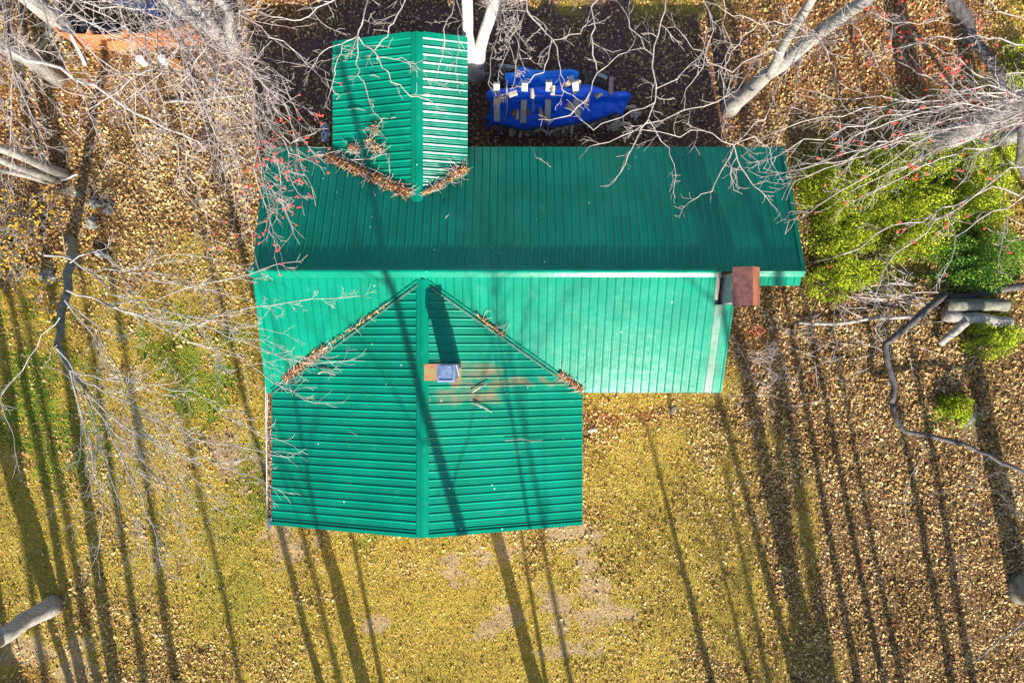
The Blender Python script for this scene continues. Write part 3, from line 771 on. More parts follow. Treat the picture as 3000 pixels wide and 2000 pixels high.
LS = .52
class Tree:
    def __init__(self, base, label, bark='bark', twig='twig', cat='tree', group=None, name='bare_tree'):
        self.root = empty(name, base, label, cat, group); self.tr = MB(); self.T = Tubes(); self.tips = []; self.bark = bark; self.twig = twig
    def trunk(self, pts, r0, r1, sides=12, amp=.012, sub=3):
        p = wig_line(pts, amp, sub); n = len(p)
        rs = [r0 + (r1 - r0) * i / (n - 1) for i in range(n)]
        if pts[0][2] < .1: rs[0] *= 1.25
        rs = [r * R.uniform(.95, 1.05) for r in rs]
        self.tr.tube(p, rs, sides)
    def limb(self, pts, r0, r1=.012, dens=2.2, ln=1.1, depth=2, amp=.035, tips=False, wig=.2, flat=.5, kids=(3, 5), skip=0.0, fwd=.7):
        """a branch along 3-D points carrying side branches, dens per metre"""
        if r0 < .07: r0 *= LS
        r1 = min(r1, r0 * .6)
        p = wig_line(pts, amp, 3); n = len(p)
        rs = [r0 + (r1 - r0) * (i / (n - 1)) ** .7 for i in range(n)]
        self.T.add(p, rs, 6)
        seg = [math.dist(a, b_) for a, b_ in zip(p[:-1], p[1:])]; tot = sum(seg)
        k = int(tot * dens)
        tl = self.tips if tips else None
        for j in range(k + 1):
            s = tot * (skip + (1 - skip) * (j + R.random() * .9) / (k + 1)); i = 0
            while i < n - 2 and s > seg[i]: s -= seg[i]; i += 1
            u = min(1, s / (seg[i] + 1e-6))
            q_ = tuple(p[i][a] * (1 - u) + p[i + 1][a] * u for a in range(3))
            dl = nrm(tuple(p[i + 1][a] - p[i][a] for a in range(3)))
            g = rvec(); s_ = nrm((g[0], g[1], g[2] * flat)); an = R.uniform(.5, 1.05) / max(.3, fwd) * .7
            nd = nrm(tuple(dl[a] * math.cos(an) + s_[a] * math.sin(an) for a in range(3)))
            tt = (i + u) / (n - 1)
            grow(self.T, q_, nd, ln * R.uniform(.45, 1.1) * (1.1 - .55 * tt), min(rs[i] * .62, .014), depth, wig, flat, tl, kids)
        grow(self.T, p[-1], nrm(tuple(p[-1][a] - p[-2][a] for a in range(3))), ln * .6, rs[-1], max(1, depth - 1), wig, flat, tl, kids)
    def px(self, pix, r0, start=None, **kw):
        pts = [W(*q_) for q_ in pix]
        if start is not None: pts = [start] + pts
        self.limb(pts, r0, **kw)
    def buds(self, mat, pick, size=.035, prob=1.0):
        mb = MB(); n = 0
        for t in self.tips:
            P_ = (1500 + t[0] / (H - t[2]) * F, 1000 - t[1] / (H - t[2]) * F)
            if pick(*P_) and R.random() < prob:
                for k in range(R.randint(2, 4)):
                    c_ = tuple(t[a] + R.gauss(0, size * .55) for a in range(3)); s = size * R.uniform(.5, 1)
                    mb.add([(c_[0] + s, c_[1], c_[2]), (c_[0] - s, c_[1], c_[2]), (c_[0], c_[1] + s, c_[2]), (c_[0], c_[1] - s, c_[2]), (c_[0], c_[1], c_[2] + s), (c_[0], c_[1], c_[2] - s)],
                           [(0, 2, 4), (2, 1, 4), (1, 3, 4), (3, 0, 4), (2, 0, 5), (1, 2, 5), (3, 1, 5), (0, 3, 5)])
                n += 1
        if n: mb.build('blossom', M[mat], self.root)
    def done(self):
        if self.tr.v: self.tr.build('trunk', M[self.bark], self.root, True)
        self.T.build('crown', M[self.twig], self.root)
        return self.root

# --- A: white twin trunk north of the house
t = Tree((-1.2, 8.97, 0), 'pale twin trunked tree between the north wing and the blue tarp', 'bark_white', 'twig')
t.trunk([(-1.2, 8.97, -.05), (-1.2, 8.98, .7), (-1.17, 8.97, 1.4)], .27, .27, 14)
t.trunk([(-1.20, 8.98, .9), (-1.30, 9.0, 2.2), (-1.22, 9.0, 5), (-1.35, 9.1, 9), (-1.0, 9.3, 14), (-.8, 9.4, 18)], .21, .05, 12)
t.trunk([(-1.12, 8.97, .9), (-.95, 8.97, 2.2), (-.42, 8.95, 5), (.2, 9.05, 9), (1.0, 9.2, 14), (1.3, 9.4, 17)], .22, .05, 12)
sA = (-1.3, 9.1, 7.2); h = 9.0
kw = dict(dens=1.5, ln=.62, depth=1, wig=.28, kids=(2, 4), amp=.05)
t.px([(1080, -30, 8.7), (1062, 60, h), (1048, 105, h)], .042, sA, dens=.7, ln=.8, depth=1, amp=.03, r1=.03)
t.px([(1048, 105, h), (1110, 168, h), (1150, 240, h), (1205, 282, h), (1255, 292, h)], .028, **kw)
t.px([(1048, 105, h), (1045, 185, h), (1060, 240, h), (1090, 320, h)], .026, **kw)
t.px([(1048, 105, h), (1000, 130, h), (988, 200, h), (968, 268, h)], .024, **kw)
t.px([(1000, 130, h), (950, 150, h), (915, 195, h)], .018, **kw)
t.px([(1110, 168, h), (1180, 170, h), (1225, 200, h)], .016, **kw)
t.px([(1190, -30, 8.7), (1160, 45, h), (1135, 105, h), (1097, 148, h)], .034, sA, **kw)
t.px([(1335, 20, 8.5), (1305, 90, 8.8), (1292, 170, 8.8), (1273, 233, 8.8)], .028, sA, **kw)
t.px([(1350, 60, 7), (1340, 140, 7.5), (1335, 215, 7.5)], .02, sA, **kw)
t.px([(1050, -30, 8.8), (960, 10, 9), (880, 60, 9), (800, 50, 9)], .03, sA, **kw)
t.px([(1000, -20, 9), (900, 20, 9), (960, 80, 9)], .02, sA, **kw)
sB = (0, 9.0, 7.6)
t.px([(1530, -30, 9), (1560, 60, 9), (1620, 118, 9), (1600, 190, 9), (1550, 242, 9)], .034, sB, **kw)
t.px([(1620, 118, 9), (1640, 200, 9), (1650, 260, 9), (1690, 290, 9)], .022, **kw)
t.px([(1620, 118, 9), (1700, 100, 9), (1730, 60, 9)], .018, **kw)
for (a, b_) in ((1470, 190), (1430, 245), (1520, 215), (1480, 120), (1540, 130), (1580, 60), (1500, 260), (1560, 180)):
    t.px([(1480 + R.uniform(-30, 60), 30, 7.0), ((1490 + a) / 2 + R.uniform(-20, 20), b_ * .6, 7.2), (a, b_, 7.2)], .018, (-.3, 9, 5.5), dens=1.8, ln=.6, depth=2, wig=.3, kids=(2, 4), amp=.06)
t.done()

# --- tree beyond the top edge whose branches hang over the tarp
t = Tree((4.2, 14.5, 0), 'bare tree beyond the top edge hanging branches above the tarp and roof', 'bark', 'twig')
t.trunk([(4.2, 14.5, -.05), (4.2, 14.3, 5), (4.0, 13.8, 10), (3.8, 13.5, 15)], .3, .08)
s = (4.1, 13.9, 8.5)
kw = dict(dens=1.5, ln=.75, depth=1, wig=.27, kids=(2, 4), amp=.05)
t.px([(1745, -40, 9), (1742, 60, 9.2), (1735, 130, 9.2), (1748, 215, 9.2), (1715, 300, 9.2), (1640, 345, 9.2)], .034, s, **kw)
t.px([(1748, 215, 9.2), (1800, 175, 9.2), (1855, 130, 9.2)], .018, **kw)
t.px([(1962, -40, 9), (1935, 60, 9.2), (1912, 160, 9.2), (1922, 260, 9.2), (1900, 350, 9.2), (1850, 430, 9.2), (1818, 505, 9.2)], .036, s, **kw)
t.px([(1900, 350, 9.2), (1955, 430, 9.2), (1980, 515, 9.2)], .02, **kw)
t.px([(1922, 260, 9.2), (2000, 210, 9.2), (2060, 150, 9.2)], .018, **kw)
t.px([(1912, 160, 9.2), (1850, 90, 9.2), (1820, 20, 9.2)], .018, **kw)
t.px([(1920, 300, 9.2), (1820, 340, 9.2), (1740, 380, 9.2), (1700, 350, 9.2)], .018, **kw)
t.px([(2050, -20, 9.2), (2090, 90, 9.2), (2060, 190, 9.2), (2010, 260, 9.2)], .022, s, **kw)
t.px([(2120, -20, 9.2), (2130, 120, 9.2), (2120, 240, 9.2)], .022, s, **kw)
t.done()

# --- B: forked trunk right of the tarp
t = Tree((7.35, 7.87, 0), 'grey forked tree leaning right beyond the north slope of the roof', 'bark', 'twig')
t.trunk([(7.35, 7.87, -.05), (7.5, 7.87, 2), (7.75, 7.9, 4.5), (8.2, 7.9, 7.1), (8.6, 8, 10), (9, 8.2, 15)], .255, .07, 12)
t.trunk([(7.6, 7.87, 2.9), (7.3, 7.87, 4.6), (6.94, 7.9, 7.4), (6.5, 8, 11), (6, 8.2, 15)], .15, .05, 10)
kw = dict(dens=1.9, ln=.75, depth=1, wig=.27, kids=(2, 4), amp=.05)
s = (7.9, 7.9, 5.5)
t.px([(2300, 200, 7), (2240, 330, 8), (2150, 425, 8)], .034, s, **kw)
t.px([(2150, 425, 8), (2115, 500, 8), (2080, 560, 8), (2020, 592, 8)], .026, **kw)
t.px([(2150, 425, 8), (2168, 490, 8), (2205, 545, 8), (2262, 600, 8)], .026, **kw)
t.px([(2150, 425, 8), (2215, 400, 8), (2255, 440, 8), (2268, 490, 8)], .02, **kw)
t.px([(2150, 425, 8), (2060, 380, 8), (1960, 400, 8), (1880, 380, 8)], .024, **kw)
t.px([(2100, 300, 8), (1990, 330, 8), (1850, 380, 8), (1740, 425, 8)], .026, s, **kw)
t.px([(2250, 150, 8), (2140, 210, 8), (2050, 160, 8), (1990, 90, 8)], .022, s, **kw)
t.px([(2330, 230, 8), (2330, 300, 8), (2290, 380, 8)], .022, s, **kw)
t.px([(2400, 120, 8), (2450, 200, 8), (2420, 300, 8)], .024, s, **kw)
t.px([(2480, 60, 8), (2560, 160, 8), (2600, 230, 8)], .024, s, **kw)
t.px([(2560, 30, 8), (2660, 70, 8), (2750, 60, 8)], .024, s, **kw)
t.px([(2300, 60, 8), (2200, 60, 8), (2120, 30, 8)], .024, s, **kw)
t.px([(2230, 60, 8), (2160, 130, 8), (2110, 200, 8), (2130, 330, 8)], .024, s, **kw)
t.done()

# --- cluster at the orange fence, long sweeping branches with red buds
t = Tree((-9.46, 9.97, 0), 'clump of grey stems beside the orange fence with long sweeping branches', 'bark', 'twig')
t.trunk([(-9.46, 9.97, -.05), (-9.8, 9.97, 1.5), (-10.1, 9.98, 3), (-10.4, 10, 8)], .22, .12)
t.trunk([(-9.40, 10.0, -.05), (-9.5, 10, 1.5), (-9.35, 10, 3), (-9.2, 10.1, 8)], .17, .10)
t.trunk([(-9.30, 9.93, -.05), (-9.0, 9.9, 1.4), (-8.55, 9.95, 2.4), (-8.6, 10, 4), (-8.7, 10, 8)], .17, .10)
s = (-9.9, 10.0, 7.0)
ends = [(430, 470), (540, 560), (610, 660), (690, 610), (740, 690), (780, 560), (830, 600), (880, 470), (870, 390), (850, 290), (900, 190), (640, 430), (560, 330), (300, 420), (380, 380), (790, 640), (700, 480)]
for i, (ex, ey) in enumerate(ends):
    sx0 = 330 + i * 22 + R.uniform(-40, 40); hh = R.uniform(7.6, 8.8)
    mxp = sx0 + (ex - sx0) * .45 + R.uniform(0, 45)
    t.px([(sx0, -30, 7.9), (mxp, ey * .42, hh), (ex - 40 + R.uniform(-15, 25), ey * .78, hh), (ex, ey, hh)], .036, s, r1=.009, dens=1.7, ln=1.5, depth=1 + i % 2, tips=True, wig=.17, kids=(2, 4), fwd=1.1, skip=.25)
# the two sprays that reach over the green roof
for pp in ([(640, 60, 8), (720, 260, 8.3), (800, 360, 8.5), (850, 450, 8.5), (905, 470, 8.5)], [(600, 120, 8), (700, 380, 8.3), (760, 500, 8.5), (800, 560, 8.5), (835, 620, 8.5)], [(660, 150, 8), (760, 330, 8.3), (850, 420, 8.5), (890, 400, 8.5)], [(640, 200, 8), (760, 420, 8.3), (830, 500, 8.5), (870, 560, 8.5)]):
    t.px(pp, .026, s, r1=.009, dens=2.8, ln=.75, depth=2, tips=True, wig=.18, kids=(2, 3), skip=.35)
t.buds('bud_red', lambda x, y: x + y * .6 > 1010 and y > 240, .026, .30)
t.done()

def bare(base, top, r0, label, bark='bark', twig='twig', group=None):
    t = Tree(base, label, bark, twig, group=group); t.trunk([base, tuple(base[a] + (top[a] - base[a]) * .3 for a in range(3)), tuple(base[a] + (top[a] - base[a]) * .6 for a in range(3)), top], r0, r0 * .4)
    return t
# --- top left trees
t = bare((-14.7, 10.43, -.05), (-14.3, 10.5, 14), .31, 'thick pale trunk at the black pipe behind the orange fence')
s = (-14.5, 10.45, 6.5)
for (ex, ey) in ((520, 190), (430, 300), (330, 200), (260, 330), (180, 260), (90, 330), (480, 60), (600, 60), (60, 160), (380, 120), (30, 420), (250, 60), (680, 200)):
    t.px([(R.uniform(-60, 60) + ex * .2, -40, 7.6), (ex * .6 + R.uniform(-40, 40), ey * .45, 8), (ex, ey, 8)], .038, s, dens=1.2, ln=1.3, depth=1, wig=.24, kids=(3, 5), skip=.2)
t.done()
t = bare((-15.33, 8.89, -.05), (-15.2, 9.1, 14), .25, 'straight pale trunk left of the fence with one long low limb')
s = (-15.3, 8.95, 4.6)
t.px([(0, 150, 6), (130, 188, 6), (280, 252, 6), (410, 335, 6), (490, 378, 6), (552, 402, 6)], .075, s, r1=.02, dens=1.1, ln=1.0, depth=2, wig=.22)
for (ex, ey) in ((120, 330), (60, 250), (200, 360), (30, 500), (140, 440)):
    t.px([(-80, 60, 7), (ex * .4, ey * .6, 7.5), (ex, ey, 7.5)], .03, s, dens=2.0, ln=.9, depth=2, wig=.25, kids=(2, 4))
t.done()
t = Tree((-15.05, 5.59, 0), 'twin smooth grey trunks at the left edge beyond the brush', 'bark', 'twig_grey')
t.trunk([(-15.05, 5.62, -.05), (-15.05, 5.7, 3), (-15.1, 5.8, 8), (-15, 6, 13)], .15, .08)
t.trunk([(-15.28, 5.45, -.05), (-15.3, 5.42, 3), (-15.4, 5.4, 8), (-15.4, 5.4, 13)], .12, .07)
t.trunk([(-15.6, 5.38, -.05), (-15.9, 5.25, 3), (-16.4, 5.1, 8)], .10, .06)
t.px([(-50, 300, 8), (40, 330, 8), (100, 420, 8)], .03, (-15.2, 5.7, 6), dens=2, ln=.8, depth=2)
t.done()

# --- left crown
t = Tree(W(205, 690, 0), 'leaning grey tree on the left reaching its bare crown towards the house', 'bark_moss', 'twig_grey')
hc = 7.5
t.trunk([W(205, 700, -.05), W(209, 735, 2.4), W(205, 770, 4.6), W(190, 880, 5.6), W(168, 1010, 6.3), W(205, 1085, 6.8), W(255, 1150, 7.2)], .15, .04, 12, .02)
kw = dict(dens=2.6, ln=1.5, depth=2, wig=.2, kids=(2, 3), amp=.03, skip=.1, fwd=1.1, r1=.008)
def L_(pp, r, **k2):
    k = dict(kw); k.update(k2); t.px([(a, b_, hc if len(pp) > 9 else hc) for a, b_ in pp], r * .8, **k)
L_([(130, 748), (210, 762), (265, 800), (330, 850), (480, 910), (640, 950), (780, 965)], .06)
L_([(205, 770), (290, 730), (350, 790), (480, 830), (620, 850)], .04)
L_([(195, 850), (310, 892), (470, 935), (600, 945), (700, 905), (850, 885), (1040, 868)], .055, ln=.8)
L_([(310, 892), (420, 930), (560, 1000), (700, 1040), (800, 1120), (890, 1170)], .042)
L_([(310, 892), (450, 880), (600, 830), (740, 800), (830, 770)], .034, ln=.8)
L_([(480, 910), (620, 960), (760, 1020), (860, 1060), (960, 1060)], .034)
L_([(205, 1085), (300, 1110), (420, 1120), (560, 1155), (700, 1240), (780, 1280)], .04)
L_([(165, 1020), (250, 1120), (350, 1165), (480, 1240), (620, 1300), (790, 1330)], .05)
L_([(255, 1150), (350, 1240), (480, 1310), (600, 1350), (760, 1400)], .05)
L_([(255, 1150), (330, 1290), (400, 1420), (450, 1540), (470, 1640)], .05)
L_([(205, 1085), (240, 1230), (270, 1340), (300, 1480), (290, 1600)], .046)
L_([(350, 1240), (440, 1370), (520, 1480), (560, 1600)], .036)
L_([(225, 1130), (300, 1300), (340, 1450), (420, 1560), (440, 1650)], .036)
L_([(190, 880), (280, 980), (330, 1080), (380, 1180), (520, 1290)], .05)
L_([(190, 880), (280, 960), (350, 1080), (420, 1250), (520, 1380)], .034)
L_([(350, 1165), (430, 1260), (560, 1400), (640, 1440)], .03)
L_([(175, 930), (120, 985), (65, 1080), (0, 1165), (15, 1220), (40, 1275)], .034, dens=.6)
L_([(168, 1010), (130, 1070), (180, 1090)], .016, dens=.8)
L_([(265, 800), (400, 780), (520, 740), (640, 760)], .03)
t.done()

# --- right tree with sweeping branches and red buds
t = Tree((13.9, 6.5, 0), 'thick grey trunk at the right edge behind a mass of pale branches', 'bark', 'twig')
t.trunk([(13.9, 6.5, -.05), (13.95, 6.5, 4.3), (14.1, 6.6, 9), (14.2, 6.8, 13)], .42, .2, 14)
t.trunk([(15.9, 6.55, -.05), (16, 6.6, 4), (16.1, 6.6, 9)], .3, .2, 12)
s = (14.0, 6.5, 6.5)
for (mx_, my_, ex, ey) in ((2700, 370, 2360, 520), (2650, 400, 2420, 470), (2650, 330, 2300, 445), (2720, 300, 2450, 290), (2700, 330, 2500, 400), (2750, 430, 2480, 570), (2760, 460, 2560, 560), (2780, 250, 2650, 190), (2650, 300, 2290, 380), (2800, 400, 2640, 500), (2760, 330, 2560, 330), (2720, 390, 2400, 600), (2800, 330, 2620, 430), (2700, 420, 2330, 500)):
    hh = R.uniform(7.6, 9)
    t.px([(3080, 270 + (my_ - 330) * .5, 7.5), (mx_ + 120, my_ - 25, hh), (mx_, my_, hh), ((mx_ + ex) / 2, (my_ + ey) / 2 + R.uniform(-20, 10), hh), (ex, ey, hh)], .042, s, r1=.009, dens=1.7, ln=1.4, depth=1, tips=True, wig=.17, kids=(3, 5), fwd=1.1, skip=.1)
kw = dict(dens=1.4, ln=.9, depth=2, wig=.2, kids=(2, 3), skip=.1, tips=True)
t.px([(3040, 590, 8), (2900, 500 + 45, 8), (2800, 600, 8), (2700, 640, 8), (2560, 690, 8), (2470, 745, 8)], .036, s, **kw)
t.px([(3040, 470, 8), (2830, 590, 8), (2700, 680, 8), (2600, 780, 8), (2570, 850, 8)], .034, s, **kw)
t.px([(3040, 560, 8), (2900, 620, 8), (2800, 700, 8), (2770, 790, 8)], .03, s, **kw)
t.px([(3040, 300, 8), (2930, 255, 8), (2860, 215, 8), (2790, 160, 8), (2710, 125, 8)], .04, s, **kw)
t.px([(3060, 150, 8), (2930, 115, 8), (2830, 110, 8), (2740, 115, 8), (2640, 140, 8)], .036, s, **kw)
t.px([(3060, 80, 8), (2950, 35, 8), (2880, 5, 8), (2760, -20, 8)], .03, s, **kw)
t.px([(3060, 700, 8), (2960, 640, 8), (2930, 740, 8)], .024, s, **kw)
t.buds('bud_red', lambda x, y: 2380 < x < 2960 and y < 900, .03, .14)
t.done()
t = Tree(W(2985, 640, 0), 'dark crooked limb snaking down the right edge', 'bark_dark', 'twig_dark')
t.trunk([W(3060, 640, -.05), W(3020, 560, 3), W(2985, 480, 5), W(2993, 390, 5.6), W(2985, 320, 6), W(2935, 262, 6.3), W(2925, 212, 6.5), W(2880, 150, 6.7), W(2842, 105, 6.8), W(2832, 60, 6.9), W(2785, -10, 7.0), W(2740, -90, 7.2)], .055, .17, 10, .01)
t.px([(2990, 360, 6), (2930, 400, 6), (2925, 520, 6), (2950, 640, 6)], .03, dens=.8, ln=.6, depth=1)
t.done()

# --- lower left leaning tree
t = Tree((-15.5, -8.9, 0), 'mottled twin stemmed trunk at the lower left corner of the lawn', 'bark', 'twig_grey')
t.trunk([(-15.5, -8.9, -.05), (-15.6, -8.95, 1.2), (-15.7, -9.1, 2.2)], .30, .26, 14)
t.trunk([(-15.7, -9.1, 2.0), (-15.2, -9.2, 5), (-14.8, -9.3, 10), (-14.8, -9.3, 16)], .20, .07)
t.trunk([(-15.7, -9.1, 2.0), (-16.2, -9.2, 5), (-16.9, -9.3, 10), (-17.2, -9.3, 15)], .20, .07)
for k in range(8): t.limb([(-15.2 - R.random(), -9.3, 6 + k), (-16 + R.uniform(-2.5, 2.5), -9.5 - R.random() * 2, 8 + k)], .05, dens=1.2, ln=1.2, depth=1)
t.done()
# --- lower right tree
t = Tree((17.2, -8.35, 0), 'thick dark mossy trunk at the lower right edge', 'bark_moss', 'twig_dark')
t.trunk([(17.2, -8.35, -.05), (17.2, -8.4, .8), (17.3, -8.4, 4), (17.4, -8.5, 10), (17.5, -8.5, 18)], .46, .18, 14)
s = (17.3, -8.4, 5)
kw = dict(dens=.8, ln=.9, depth=2, wig=.2, kids=(1, 3))
t.px([(3050, 1790, 4.5), (2950, 1862, 4.2), (2895, 1900, 4), (2870, 1925, 4)], .06, s, r1=.02, dens=1.5, ln=.7, depth=1)
t.px([(3050, 1560, 6), (2920, 1440, 6), (2840, 1420, 6), (2760, 1440, 6), (2640, 1475, 6), (2560, 1460, 6)], .022, s, **kw)
t.px([(3050, 1540, 6), (2940, 1480, 6), (2860, 1560, 6), (2800, 1650, 6)], .02, s, **kw)
t.px([(3050, 1430, 6), (2960, 1390, 6), (2850, 1400, 6), (2700, 1560, 6)], .02, s, **kw)
t.px([(3050, 1500, 6), (2980, 1600, 6), (2930, 1620, 6)], .02, s, **kw)
t.done()
# --- crooked fallen limb, right, its shadow side put into the dark bark
t = Tree(W(2760, 865, 0), 'crooked dark fallen limb bending across the leaf litter on the right', 'bark_dark', 'twig_grey', 'fallen limb', name='fallen_limb')
t.trunk([W(2765, 862, .5), W(2700, 920, .8), W(2640, 970, .8), W(2592, 1008, .8), W(2600, 1060, .8), W(2622, 1130, .8), W(2612, 1180, .8)], .12, .085, 10, .02)
t.trunk([W(2612, 1180, .8), W(2625, 1230, .9), W(2650, 1262, 1), W(2720, 1275, 1.2), W(2820, 1300, 1.4), W(2900, 1335, 1.6), W(3010, 1390, 1.8)], .085, .06, 8, .02)
t.px([(2592, 1008, .8), (2560, 960, .9), (2600, 930, .9)], .03, dens=1, ln=.5, depth=1)
t.px([(2600, 1040, .8), (2500, 980, .7), (2450, 900, .6), (2440, 1050, .5)], .03, dens=1.2, ln=.7, depth=1)
t.px([(2720, 1275, 1.1), (2690, 1370, 1.3), (2650, 1450, 1.3), (2660, 1540, 1.2)], .022, dens=1, ln=.5, depth=1)
t.px([(2900, 1335, 1.6), (2850, 1400, 1.8), (2860, 1480, 1.8)], .02, dens=1, ln=.5, depth=1)
t.done()

# --- trees south of the frame: their shadows stripe the lawn and roof
SV = (-.393, 1.786)
def shadow_tree(pix_bot, pix_top, ybase, r, top=19, lab='', crown=6, bend=0):
    g0 = W(pix_bot[0], pix_bot[1]); g1 = W(pix_top[0], pix_top[1]); k = (g1[0] - g0[0]) / (g1[1] - g0[1])
    pts = []
    for hh in (0, top * .25, top * .5, top * .8, top):
        gy_ = ybase + SV[1] * hh; gx_ = g0[0] + k * (gy_ - g0[1]); pts.append((gx_ - SV[0] * hh + bend * math.sin(hh), ybase, hh - (.05 if hh == 0 else 0)))
    t = Tree((pts[0][0], ybase, 0), lab, 'bark', 'twig', group='tall bare trees south of the lawn')
    t.trunk(pts, r, r * .15, 10, .006)
    for c_ in range(crown):
        hh = top * R.uniform(.5, .98); f = hh / top; b0 = tuple(pts[0][a] + (pts[-1][a] - pts[0][a]) * f for a in range(3))
        a = R.uniform(0, 6.28); L2 = R.uniform(1.2, 3.2)
        t.limb([b0, (b0[0] + math.cos(a) * L2 * .5, b0[1] + math.sin(a) * L2 * .5, b0[2] + L2 * .5), (b0[0] + math.cos(a) * L2, b0[1] + math.sin(a) * L2, b0[2] + L2 * 1.1)], .05, dens=1.0, ln=1.1, depth=1)
    t.done()
ST = [((60, 2000), (0, 1880), -14.5, .24, 17), ((238, 2000), (140, 1473), -15, .17, 18), ((208, 2000), (145, 1800), -13.5, .12, 14), ((336, 2000), (264, 1546), -16, .22, 20),
      ((420, 2000), (383, 1758), -22, .17, 20), ((515, 2000), (480, 1780), -24, .2, 20), ((935, 2000), (833, 1605), -17, .13, 17), ((995, 2000), (893, 1590), -26, .15, 20),
      ((1063, 2000), (942, 1563), -14, .21, 19), ((1118, 2000), (1042, 1610), -19, .09, 17), ((1574, 2000), (1460, 1590), -13.5, .19, 19), ((1600, 2000), (1527, 1558), -15, .07, 15),
      ((1672, 2000), (1587, 1570), -23, .12, 19), ((2085, 2000), (2000, 1660), -17, .17, 8), ((2200, 2000), (2140, 1750), -22, .16, 9),
      ((2251, 2000), (2190, 1700), -25, .2, 12), ((2390, 2000), (2240, 1350), -20, .34, 21), ((2430, 2000), (2330, 1350), -27, .36, 22), ((2350, 2000), (2290, 1400), -24, .26, 21), ((25, 2000), (-30, 1700), -18, .3, 20), ((290, 2000), (190, 1500), -26, .24, 20), ((130, 2000), (60, 1500), -29, .22, 20), ((2335, 2000), (2115, 1200), -17, .15, 19), ((2510, 2000), (2380, 1300), -15, .12, 20),  # some unseen trees here are added to widen and merge the dark bands
      ((2587, 2000), (2450, 1333), -16, .12, 20), ((2638, 2000), (2540, 1500), -19, .12, 19), ((2787, 2000), (2676, 1418), -14.5, .12, 20), ((2850, 2000), (2727, 1333), -15.5, .13, 21),
      ((700, 2000), (650, 1750), -27, .13, 20)]
side = ('slim', 'stout', 'tall')
WHERE = ['at the lower left corner under the leaning trunk', 'just right of the lower left trunk', 'between the lower left trunk and the next stripe', 'wide and dark on the left lawn', 'faint right of the wide left lawn stripe', 'blurred halfway between left edge and gutter',
         'narrow from the bottom edge to the gutter end', 'faint between the gutter stripe and the wide one', 'broad and dark under the west half of the south gable', 'short and thin left of the gable peak', 'dark and long right of the gable peak', 'thin and joining the dark one by the gable',
         'faint across the bare dirt patches', 'narrow at the left side of the leaf litter', 'short at the bottom edge where lawn meets leaves', 'blurred where lawn meets leaves', 'broadest through the leaves right of the house', 'blurred along the right side of the broadest band', 'blurred along the left side of the broadest band',
         'in the lowest left corner', 'blurred inside the dark group on the left lawn', 'blurred beside the lower left trunk',
         'slanting just left of the broadest band', 'thin just right of the broadest band', 'on the dark spot in the leaves', 'short and right of the dark spot', 'left in the long pair at the lower right', 'right in the long pair at the lower right',
         'blurred beside the gutter on the left lawn']
assert len(WHERE) == len(ST), (len(WHERE), len(ST))
for i, (a, b_, yb, r_, tp) in enumerate(ST):
    shadow_tree(a, b_, yb, r_ * 1.2, tp, 'tall bare tree with shadow ' + WHERE[i], 13 if a[0] > 2150 or a[0] < 520 else 5)
# brush sapling clump south-east of the house
def brush(px, py, n, ln, label, mat='twig', hgt=.9, blossoms=None, spread=1.0, prob=.6, r=.012, name='brush'):
    t = Tree(W(px, py, 0), label, 'bark', mat, 'shrub', name=name)
    b0 = W(px, py, 0)
    for i in range(n):
        a = R.uniform(0, 6.28); p = (b0[0] + R.gauss(0, .25) * spread, b0[1] + R.gauss(0, .25) * spread, 0)
        grow(t.T, p, nrm((math.cos(a) * .8, math.sin(a) * .8, hgt)), ln * R.uniform(.6, 1.1), r, 2, .2, .6, t.tips, (2, 4), .03)
    if blossoms: t.buds(blossoms, lambda x, y: True, .04, prob)
    return t.done()
brush(2200, 1060, 14, 1.3, 'pale leafless brush beside the east corner of the roof', 'twig')
brush(2330, 960, 6, 1.0, 'small dry brush near the rusty chimney', 'twig', .3)
brush(2180, 1150, 6, 1.2, 'thin reddish brush under the south east roof corner', 'twig')
brush(60, 700, 26, 1.7, 'large orange flowered bush at the left edge', 'twig_grey', 1.2, 'bud_yellow', 2.4, .75)
brush(150, 660, 16, 1.3, 'orange flowered bush above the leaning tree', 'twig_grey', 1.0, 'bud_yellow', 1.8, .75)
brush(20, 800, 14, 1.4, 'yellow flowered bush at the left edge by the yellow post', 'twig_grey', 1.0, 'bud_yellow', 1.5, .8)
brush(150, 920, 8, .8, 'small orange bush beside the dark leaning trunk', 'twig_grey', .8, 'bud_yellow', 1.0, .8)
brush(240, 560, 10, 1.0, 'tangle of dry twigs by the grey stump', 'twig_grey', .5, None, 1.6)
brush(540, 420, 8, 1.2, 'thin brush in the leaf litter north west of the house', 'twig', .4, None, 2)
brush(90, 180, 16, 1.3, 'dense brush between the pale trunks at the top left', 'twig', .8, None, 3)
brush(2620, 140, 16, 1.3, 'red budded brush at the upper right', 'twig', .8, 'bud_red', 3, .5)
brush(2780, 230, 12, 1.2, 'red budded brush left of the dark crooked limb', 'twig', .8, 'bud_red', 2, .5)

